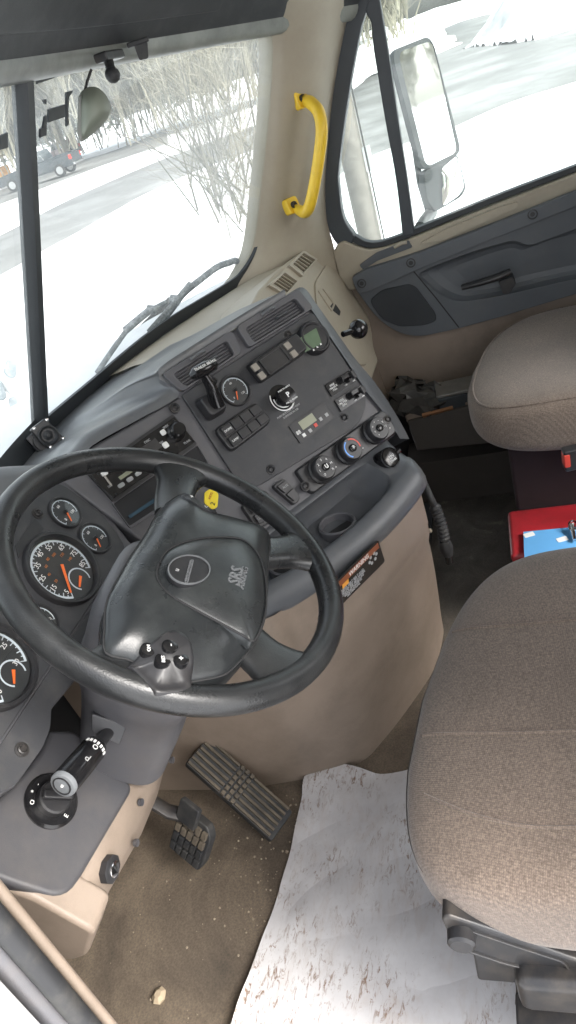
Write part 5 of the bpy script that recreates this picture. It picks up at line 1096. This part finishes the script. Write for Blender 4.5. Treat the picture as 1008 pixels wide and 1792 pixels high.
f_ = Fr(bx_, nrm(A(.1, -1, 0)), A(0, 0, 1)); MB().box(f_, -.075, .11, -.055, .02, -.05, .04).build('carton', mat('box_teal', (.035, .045, .05), .35), BXT, bevel=.004); MB().box(f_, -.078, .113, .021, .032, -.053, .043).build('lid', mat('box_grey', (.17, .165, .15), .3, var=.2, vscale=40), BXT, bevel=.004)
tag(MB().box(Fr(atX(770, 722, .80), nrm(A(.1, -1, .05)), nrm(A(-.7, 0, .7))), -.05, .04, -.012, .02, -.004, .004).build('wood_shim', mat('cardboard_brown', (.30, .15, .07), .8)), 'strip of brown cardboard on the tray rim under the plastic bag', 'cardboard')
# ------------------------------------------------------------------ things at the windshield header
z1_ = lambda x, y: (x / 2, y / 2)
OS = thing('hanging_shell', 'olive grey teardrop shell hanging on a wire from the windshield header', 'shell', wpx(165, 200, .12))
z7 = lambda x, y: (x / 4.2, 90 + y / 4.2)
oc = wpx(*z7(660, 460), .13); of = Fr(oc, nrm(A(.93, .1, 0)), nrm(A(0, .05, 1))); tocam = nrm(CAM - oc); oe1 = nrm(np.cross(A(0, 0, 1), tocam)); of = Fr(oc, oe1, np.cross(tocam, oe1))
shp = [tuple(q) for q in spline([np.array(of.px(*z7(*p))) for p in [(585, 320), (620, 275), (680, 258), (740, 280), (790, 340), (815, 420), (795, 490), (740, 560), (680, 610), (620, 655), (590, 662), (570, 600), (572, 420)]], 60, closed=True)]
MB().dome(of, shp, 0, .030, rings=8, p=2.6, skirt=.012, c=of.px(*z7(690, 440))).build('shell', M_olive, OS, ang=80)
fp = [of.px(*z7(*p)) for p in [(576, 330), (600, 315), (606, 660), (588, 664), (566, 600)]]; MB().prism(of, fp, -.014, .014).build('face_rim', M_lip, OS, bevel=.003)
wz = topz(.05); MB().tube([of.w(*of.px(*z7(625, 285)), .0), of.w(*of.px(*z7(640, 220)), -.005), of.w(*of.px(*z7(672, 130)), -.01)], .0022, 8).build('wire', M_black, OS)
BM = thing('ball_mount', 'black ball mount knob hanging from the windshield header', 'mount', wpx(197, 130, .1))
b0 = wpx(197, 131, .10); MB().lathe(Fr(b0, A(1, 0, 0), A(0, 1, 0)), 0, 0, [(.0125 * math.cos(a), .0125 * math.sin(a)) for a in np.linspace(-1.5, 1.2, 12)], 18).build('ball', M_rubber, BM); t0 = wpx(188, 100, .07)
MB().tube([b0 + (t0 - b0) * .25, t0], [.007, .009], 12).build('post', M_rubber, BM); MB().box(Fr(t0, A(1, 0, 0), A(0, 1, 0)), -.03, .05, -.012, .012, -.006, .008).build('base', M_steel, BM, bevel=.003)
CM = thing('header_clip', 'black square clip on the windshield header right of the ball mount', 'clip', wpx(247, 92, .08))
cf = wpx(247, 92, .07); ck1 = nrm(np.cross(A(0, 0, 1), nrm(CAM - cf))); cfr = Fr(cf, ck1, np.cross(nrm(CAM - cf), ck1)); MB().prism(cfr, rpoly(cfr.pp([(234, 78), (258, 72), (260, 102), (244, 106)]), .004, 3), -.02, .008).build('body', M_rubber, CM, bevel=.003); MB().box(cfr, -.02, .02, .012, .020, -.03, .012).build('cap', M_rubber, CM, bevel=.002)
# sun visor folded against the header
VS = thing('sun_visor', 'large dark grey sun visor folded up above the windshield', 'visor', (-.1, .4, 1.5))
rows = []
for x in np.linspace(-.85, .52, 30):
    z = topz(x); p = ws(x, z) + A(0, -.07, .045); rows.append([p + A(0, .012, .004), p, p + A(0, -.06, .045), p + A(0, -.13, .10), p + A(0, -.135, .112), p + A(0, -.05, .055)])
MB().loft(rows, closed=True, caps=True).build('visor_board', M_visor, VS, bevel=.003)
MB().tube([ws(.45, topz(.45)) + A(0, -.13, .085), ws(.62, topz(.62)) + A(0, -.12, .08)], .007, 10).build('hinge_rod', M_black, VS)
# ------------------------------------------------------------------ outdoors
GZ = -1.25
def g(x, y): return atZ(x, y, GZ)
mb = MB(); rows = []
gx_ = np.concatenate([np.linspace(-60, -4, 12), np.linspace(-3, 60, 90), np.linspace(63, 420, 60)]); gy_ = np.concatenate([np.linspace(-160, -22, 20), np.linspace(-20, 60, 100), np.linspace(63, 260, 40)])
rng2 = np.random.default_rng(5); phs = rng2.uniform(0, 6.3, 8)
def bump(x, y): return .05 * math.sin(.9 * x + phs[0]) * math.sin(.7 * y + phs[1]) + .03 * math.sin(2.3 * x + phs[2] + y) + .02 * math.sin(3.1 * y + phs[3])
for y in gy_: rows.append([A(x, y, GZ - .03 + .2 * bump(x, y)) for x in gx_])
kind(mb.loft(rows).build('snow_ground', M_snow), 'structure')
def band(name, up_px, lo_px, z, m, n=30):
    a = spline([atZ(x, y, GZ + z) for x, y in up_px], n); b = spline([atZ(x, y, GZ + z) for x, y in lo_px], n)
    a2 = [p + nrm(p - q) * .5 + A(0, 0, -.12) for p, q in zip(a, b)]; b2 = [q + nrm(q - p) * .5 + A(0, 0, -.12) for p, q in zip(a, b)]
    return kind(MB().loft([a2, a, [p * .5 + q * .5 for p, q in zip(a, b)], b, b2]).build(name, m, ang=80), 'structure')
# roads: one seen through the windshield, one through the side window
band('road', [(-60, 437), (0, 412), (120, 350), (240, 297), (330, 262), (470, 212), (590, 172), (640, 140)], [(-60, 512), (0, 478), (120, 410), (240, 344), (330, 302), (470, 250), (590, 215), (640, 200)], .012, M_road)
band('far_lane', [(-60, 352), (0, 333), (100, 293), (200, 263), (290, 226)], [(-60, 378), (0, 356), (100, 318), (200, 281), (295, 250)], .016, M_pave)
band('crossing_road', [(560, 215), (615, 165), (690, 95), (800, 40), (900, 14), (1040, -20)], [(560, 330), (640, 270), (780, 222), (900, 172), (1010, 138), (1100, 108)], .020, M_pave)
# snow banks ploughed beside the roads
def bank(name, px, w_, h_, n=60, seed=0):
    r_ = np.random.default_rng(seed); c = spline([g(x, y) for x, y in px], n); rows = []
    hh = np.convolve(r_.uniform(.4, 1.3, len(c) + 4), np.ones(5) / 5, 'valid')
    for k, p in enumerate(c):
        t = nrm(c[min(k+1, len(c)-1)] - c[max(k-1, 0)]); s = A(-t[1], t[0], 0); e = min(1, k / 4, (len(c) - 1 - k) / 4)
        rows.append([A(p[0], p[1], GZ - .1) + s * (w_ * u) + A(0, 0, (.05 + h_ * hh[k] * e * max(0, math.cos(u * math.pi / 2)) ** 1.3) + .06 * h_ * r_.normal()) for u in np.linspace(-1, 1, 9)])
    return kind(MB().loft(rows).build(name, M_snow, ang=80), 'structure')
bank('snow_bank', [(150, 258), (200, 243), (260, 225), (330, 200), (420, 163), (500, 132), (580, 105)], 5, 1.3, 70, 1)
bank('snow_bank', [(0, 392), (90, 352), (180, 312), (260, 276), (330, 255)], 1.6, .35, 60, 2)
bank('snow_bank', [(600, 150), (650, 100), (690, 68), (740, 44), (800, 16), (880, -14)], 8, 2.4, 60, 3)
bank('snow_bank', [(912, 52), (950, 44), (1010, 36), (1100, 20)], 4, 2.6, 40, 4)
bank('snow_bank', [(330, 500), (400, 452), (445, 420), (500, 380)], .9, .25, 40, 5)
# far woodland (reads as one mass): trunks and twig fans
def twigfan(V, F, base, h, spread, r0, n, rs, lean=(0, 0), upw=.5):
    """thin triangular-section branches from a base point"""
    for _ in range(n):
        a = rs.uniform(0, 6.283); el = rs.uniform(upw, 1.5); L_ = h * rs.uniform(.5, 1.0); st = base + A(0, 0, h * rs.uniform(0, .35))
        d = A(math.cos(a) * math.cos(el) * spread + lean[0], math.sin(a) * math.cos(el) * spread + lean[1], math.sin(el)); p = st; d = nrm(d); r_ = r0 * rs.uniform(.5, 1)
        prev = None; seg = 3
        for s in range(seg + 1):
            x = nrm(np.cross(d, A(.3, .5, .8))); y = np.cross(d, x); rr = r_ * (1 - s / (seg + .3)); i0 = len(V)
            for k in range(3): V.append(p + x * (rr * math.cos(2.094 * k)) + y * (rr * math.sin(2.094 * k)))
            if prev is not None:
                for k in range(3): F.append((prev + k, prev + (k + 1) % 3, i0 + (k + 1) % 3, i0 + k))
            prev = i0; d = nrm(d + rs.normal(0, .18, 3) + A(0, 0, .06)); p = p + d * (L_ / seg)
rs = np.random.default_rng(21); V = []; F = []
for k in range(300):
    t = rs.uniform(); x0 = -80 + t * 800
    yb = 205 - (x0 - 265) * .333 + 40 + rs.uniform(-14, 4)       # just behind the far bank
    p = g(x0, max(yb, 178 - (x0 - 265) * .333 + 14)); p = A(p[0], p[1], GZ); d_ = np.linalg.norm(p - CAM)
    if d_ > 260: p = CAM + (p - CAM) * (260 / d_); p[2] = GZ
    hgt = rs.uniform(9, 20); twigfan(V, F, p, hgt, .45, .10, 3, rs, upw=1.25); twigfan(V, F, p + A(0, 0, hgt * .25), hgt * .75, .8, .035, 60, rs, upw=.6)
for k in range(110):                                            # the same wood behind the truck, as the door mirror shows it
    p = A(rs.uniform(-20, 70), -70 - rs.uniform(0, 25), GZ); hgt = rs.uniform(9, 18); twigfan(V, F, p, hgt, .45, .12, 3, rs, upw=1.25); twigfan(V, F, p + A(0, 0, hgt * .2), hgt * .8, .8, .07, 34, rs, upw=.6)
wood = mesh('woodland', V, F, M_twig, smooth=False); kind(wood, 'stuff'); wood['label'] = 'bare grey-brown winter woodland beyond the far snow bank'
V = []; F = []
for k in range(46):
    x0 = rs.uniform(-60, 420); yb = 178 - (x0 - 265) * .333 + rs.uniform(16, 34); p = g(x0, yb); p = A(p[0], p[1], GZ); d_ = np.linalg.norm(p - CAM)
    if d_ > 250: p = CAM + (p - CAM) * (250 / d_); p[2] = GZ
    hgt = rs.uniform(8, 17)
    for j in range(220):
        s = rs.uniform() ** .8; a = rs.uniform(0, 6.283); r_ = hgt * .2 * (1 - s) * rs.uniform(.3, 1); c = p + A(r_ * math.cos(a), r_ * math.sin(a), hgt * (.08 + .92 * s)); e = rs.normal(0, 1, (3, 3)) * A(.5, .5, .28); i0 = len(V); V += [c + e[0], c + e[1], c + e[2]]; F.append((i0, i0 + 1, i0 + 2))
wood2 = mesh('conifer_stand', V, F, M_conifer, smooth=False); kind(wood2, 'stuff'); wood2['label'] = 'hazy dark conifers mixed into the far woodland'
# near leafless shrub to the right of the windshield
SH = thing('bare_shrub', 'large leafless many-stemmed shrub growing from the snow beyond the windshield', 'shrub', g(438, 408))
V = []; F = []; rs = np.random.default_rng(9); sb = g(440, 412); sb = A(sb[0], sb[1], GZ)
for _ in range(16): twigfan(V, F, sb + A(rs.normal(0, .35), rs.normal(0, .35), 0), 4.2, .9, .026, 3, rs, upw=.75)
mesh('stems', V, F, M_trunk, SH, smooth=False)
V = []; F = []
for _ in range(1000):
    a = rs.uniform(0, 6.283); rr_ = rs.uniform(0, 1.4) ; hh = rs.uniform(.1, 3.0); twigfan(V, F, sb + A(math.cos(a) * rr_ * (.3 + hh * .35), math.sin(a) * rr_ * (.3 + hh * .35), hh), rs.uniform(.6, 1.7), 1.0, .0055, 2, rs, lean=(math.cos(a) * .35, math.sin(a) * .35), upw=.1)
mesh('twigs', V, F, M_twig, SH, smooth=False)
# small bare tree in the side window
TR = thing('roadside_tree', 'slim bare tree on the snow bank at the top of the side window', 'tree', g(684, 60))
tb = CAM + (g(686, 66) - CAM) * .55; tb[2] = GZ; V = []; F = []; twigfan(V, F, tb, 10, .2, .22, 2, rs, upw=1.4); mesh('trunk', V, F, M_trunk, TR, smooth=False); V = []; F = []; twigfan(V, F, tb + A(0, 0, 1.5), 8, .8, .06, 90, rs, upw=.5); mesh('crown', V, F, M_twig, TR, smooth=False)
# utility pole seen through the vent window, with guy wire
UP = thing('utility_pole', 'weathered wooden utility pole seen through the vent window', 'pole', g(652, 430))
pb = g(652, 436); f_ = Fr(A(pb[0], pb[1], GZ), A(1, 0, 0), A(0, 1, 0)); MB().lathe(f_, 0, 0, [(.16, -.1), (.155, 2), (.14, 5), (.12, 9)], 16).build('shaft', M_pole, UP); MB().tube([A(pb[0] - .02, pb[1] - .17, GZ + 3.2), A(pb[0] - .1, pb[1] - .2, GZ + .02)], .012, 6).build('ground_wire', M_steel, UP)
MB().abox(pb[0] - .05, pb[0] + .05, pb[1] - .24, pb[1] - .14, GZ + 1.0, GZ + 1.3).build('meter_box', M_alloy, UP)
sg = g(908, 42); sg = CAM + (sg - CAM) * .9; sg[2] = GZ
tag(MB().tube([A(sg[0], sg[1], GZ), A(sg[0], sg[1], GZ + 4)], .06, 8).build('marker_post', M_pole), 'thin pale post standing by the snow mound at the top right', 'post')
# ------------------------------------------------------------------ parked vehicles
def wheel(par, fr, u, r_, side):
    f_ = Fr(fr.w(u, side, r_), fr.e1, fr.n if False else A(0, 0, 1)); f_ = Fr(fr.w(u, 0, 0) * 0 + fr.o + fr.e1 * u + fr.e2 * side + A(0, 0, r_), fr.e1, A(0, 0, 1))
    w_ = MB().lathe(f_, 0, 0, [(r_ * .6, -.1), (r_, -.1), (r_, .1), (r_ * .62, .11)], 24).build('wheel', M_tyre, par); MB().lathe(f_, 0, 0, [(r_ * .62, -.115), (r_ * .6, .112), (r_ * .2, .09)], 20).build('rim', M_alloy, w_)
def pickup(name, lab, fpx, rpx, body_m, bed=True, grp=None, L_=5.6):
    a = g(*fpx); b = g(*rpx); a = A(a[0], a[1], GZ + .06); b = A(b[0], b[1], GZ + .06); ax = nrm(a - b); c = (a + b) / 2; lat = A(-ax[1], ax[0], 0)
    if lat @ (CAM - c) > 0: lat = -lat
    t = thing(name, lab, 'truck' if bed else 'car', c, grp); fr = Fr(c, ax, lat); hw = .95
    def prof(pts, w0, w1, nm, m, par=t, bev=.04): 
        V = [c + ax * u + lat * w0 + A(0, 0, z) for u, z in pts] + [c + ax * u + lat * w1 + A(0, 0, z) for u, z in pts]; n = len(pts); F = [tuple(range(n)), tuple(range(2*n-1, n-1, -1))] + [(i, (i+1) % n, n+(i+1) % n, n+i) for i in range(n)]; return mesh(nm, V, F, m, par, bevel=bev)
    h2 = L_ / 2
    bd = prof([(-h2, .45), (h2, .45), (h2, .85), (h2 - .1, 1.05), (h2 - 1.45, 1.15), (-h2, 1.18)], -hw, hw, 'body', body_m)
    if bed:
        prof([(h2 - 1.75, 1.15), (h2 - 2.15, 1.82), (-.75 + .05, 1.84), (-.95, 1.18)], -hw * .88, hw * .88, 'cab', body_m); MB_ = [(h2 - 1.95, 1.2), (h2 - 2.22, 1.74), (-.72, 1.76), (-.82, 1.2)]
        prof([(-h2 + .02, 1.18), (-1.0, 1.18), (-1.0, 1.26), (-h2 + .02, 1.26)], -hw, -hw * .9, 'bed_rail', body_m, bd, .01); prof([(-h2 + .02, 1.18), (-1.0, 1.18), (-1.0, 1.26), (-h2 + .02, 1.26)], hw * .9, hw, 'bed_rail', body_m, bd, .01)
    else:
        prof([(h2 - 1.4, 1.15), (h2 - 1.9, 1.75), (-h2 + .15, 1.78), (-h2 + .02, 1.18)], -hw * .9, hw * .9, 'cab', body_m); MB_ = [(h2 - 1.6, 1.2), (h2 - 2.0, 1.68), (-h2 + .3, 1.7), (-h2 + .2, 1.2)]
    mid = .5
    for s in (-1, 1):
        x0, x1 = MB_[0][0], MB_[3][0]; xm = (x0 + x1) / 2 + .1
        w0 = hw * .88 * s if bed else hw * .9 * s
        for pts in ([MB_[0], MB_[1], (xm + .05, 1.75), (xm + .05, 1.2)], [(xm - .05, 1.2), (xm - .05, 1.75), MB_[2], MB_[3]]): prof(pts, w0, w0 + .012 * s, 'side_window', M_carglass, t, 0)
        prof([(-h2 - .01, .85), (-h2 + .12, .85), (-h2 + .12, 1.12), (-h2 - .01, 1.12)], hw * .8 * s, (hw + .01) * s, 'tail_light', M_taillight, t, 0)
        prof([(h2 - .1, .75), (h2 + .01, .75), (h2 + .01, .95), (h2 - .1, .95)], hw * .6 * s, (hw - .02) * s, 'headlight', M_alloy, t, 0)
        for u in (-h2 + 1.05, h2 - .95): wheel(t, fr, u, .39, hw * s * .93)
    prof([(-h2 - .12, .45), (-h2, .45), (-h2, .62), (-h2 - .12, .62)], -hw * .9, hw * .9, 'bumper', M_chrome if bed else M_tyre, t, .02)
    return t, fr
PKP = pickup('pickup_truck', 'dark blue pickup truck parked across the road, nearest of the parked vehicles', (18, 338), (142, 299), M_navy, True, 'parked vehicles', 5.7)
SV = pickup('parked_car', 'dark red vehicle with rear spare wheel parked behind the blue pickup', (80, 292), (156, 272), M_maroonpaint, False, 'parked vehicles', 4.4)
t, fr = SV; f_ = Fr(fr.o - fr.e1 * 2.3 + A(0, 0, 1.0), fr.e2, A(0, 0, 1)); w_ = MB().lathe(f_, 0, 0, [(.2, -.1), (.36, -.1), (.36, .1), (.2, .11)], 20).build('spare_wheel', M_tyre, t); MB().lathe(f_, 0, 0, [(.22, -.112), (.22, .112)], 16).build('rim', M_alloy, w_)
oc = g(-6, 330); OM = thing('orange_machine', 'orange machine partly cut off at the left picture edge behind the pickup', 'machine', oc)
MB().abox(oc[0] - .9, oc[0] + .9, oc[1] - 1.5, oc[1] + 1.2, GZ + .5, GZ + 1.5).build('body', M_orangepaint, OM, bevel=.1); MB().abox(oc[0] - .7, oc[0] + .7, oc[1] - .4, oc[1] + .8, GZ + 1.5, GZ + 2.3).build('cab', M_carglass, OM, bevel=.08)
for dx, dy in ((-.8, -1), (.8, -1), (-.8, .8), (.8, .8)): MB().lathe(Fr(A(oc[0] + dx, oc[1] + dy, GZ + .4), A(0, 1, 0), A(0, 0, 1)), 0, 0, [(.45, -.15), (.45, .15)], 18).build('wheel', M_tyre, OM)
# ------------------------------------------------------------------ the truck's own nose: hood, hood mirror, wipers
HDD = thing('truck_hood', 'white sloping truck hood just outside the windshield', 'hood', (0, 1.5, .4))
rows = []
for y in np.linspace(.96, 2.7, 14):
    t = (y - .96) / 1.74; wdt = .86 - .16 * t; zc = .80 - .42 * t ** 1.15
    rows.append([A(wdt * math.sin(a), y - .28 * (1 - t) * math.sin(a) ** 2 + .03, zc - .10 * (1 - math.cos(a)) - .75 * max(0, abs(a) - 1.15) * 1.2) for a in np.linspace(-1.75, 1.75, 33)])
MB().loft(rows).build('hood_skin', M_whitepaint, HDD, ang=60)
MB().loft([[ws(x, .80, -.005) for x in np.linspace(-.85, .85, 24)], [ws(x, .785, -.09) for x in np.linspace(-.85, .85, 24)]]).build('cowl', M_whitepaint, HDD)
HM = thing('hood_mirror', 'snow-dusted hood mirror on a bracket outside the left windshield pane', 'mirror', (.75, 1.9, .3))
z1 = lambda x, y: (x / 5.04, 560 + y / 5.04)
hc_ = CAM + ray(*z1(85, 430)) * 2.9; tc_ = nrm(CAM - hc_); h1 = nrm(np.cross(A(0, 0, 1), tc_)); HF = Fr(hc_, h1, np.cross(tc_, h1)); M_hm = mat('hood_mirror_grey', (.20, .23, .25), .4, var=.2, dirt=((.6, .62, .65), .5, 30))
MB().prism(HF, rpoly(HF.pp([z1(45, 400), z1(60, 345), (z1(100, 350)), z1(145, 380), z1(140, 430), z1(145, 500), z1(90, 515), z1(25, 460)]), .02, 3), -.05, .03).build('head', M_hm, HM, bevel=.01)
MB().prism(HF, rpoly(HF.pp([z1(-60, 330), z1(110, 250), z1(225, 330), z1(260, 560), z1(100, 690), z1(20, 600), z1(-60, 480)]), .05, 4), -.10, -.06).build('shell', M_whitepaint, HM, bevel=.02)
MB().prism(HF, HF.pp([z1(70, 690), z1(145, 675), z1(215, 885), z1(110, 965)]), -.09, -.04).build('arm', M_hm, HM, bevel=.01); MB().prism(HF, HF.pp([z1(-50, 520), z1(20, 540), z1(65, 690), z1(20, 725), z1(-50, 700)]), -.09, -.05).build('foot', M_hm, HM, bevel=.01)
# wipers
M_wiper = mat('frosted_wiper', (.07, .075, .08), .5, var=.2, dirt=((.6, .62, .63), .7, 40))
zw = lambda x, y: (x / 2, 450 + y / 2)
W1 = thing('wiper', 'frosted wiper arm lying along the lower edge of the passenger windshield pane', 'wiper', wpx(*zw(560, 240), -.03))
MB().tube(spline([wpx(*zw(x, y), -.04) for x, y in [(535, 250), (590, 195), (640, 130), (700, 80), (760, 35), (800, 20), (825, 12), (835, 25)]], 30), .009, 8).build('arm', M_wiper, W1); MB().tube([wpx(*zw(x, y), -.025) for x, y in [(520, 260), (600, 170), (665, 90)]], .006, 8).build('blade', M_wiper, W1)
MB().lathe(Fr(wpx(*zw(610, 150), -.035), A(1, 0, 0), A(0, -.4, 1)), 0, 0, [(.013, -.01), (.013, .012)], 10).build('joint', M_wiper, W1)
W2 = thing('wiper', 'second wiper blade rising from the cowl near the windshield bar', 'wiper', wpx(*zw(420, 290), -.03))
MB().tube([wpx(*zw(x, y), -.025) for x, y in [(340, 405), (380, 345), (440, 260), (520, 190), (580, 158)]], .0065, 8).build('blade', M_wiper, W2); MB().tube([wpx(*zw(x, y), -.04) for x, y in [(440, 255), (528, 182)]], .010, 8).build('arm', M_wiper, W2)
MB().lathe(Fr(wpx(*zw(530, 183), -.045), A(1, 0, 0), A(0, -.4, 1)), 0, 0, [(.011, -.01), (.011, .012)], 10).build('joint', M_wiper, W2)
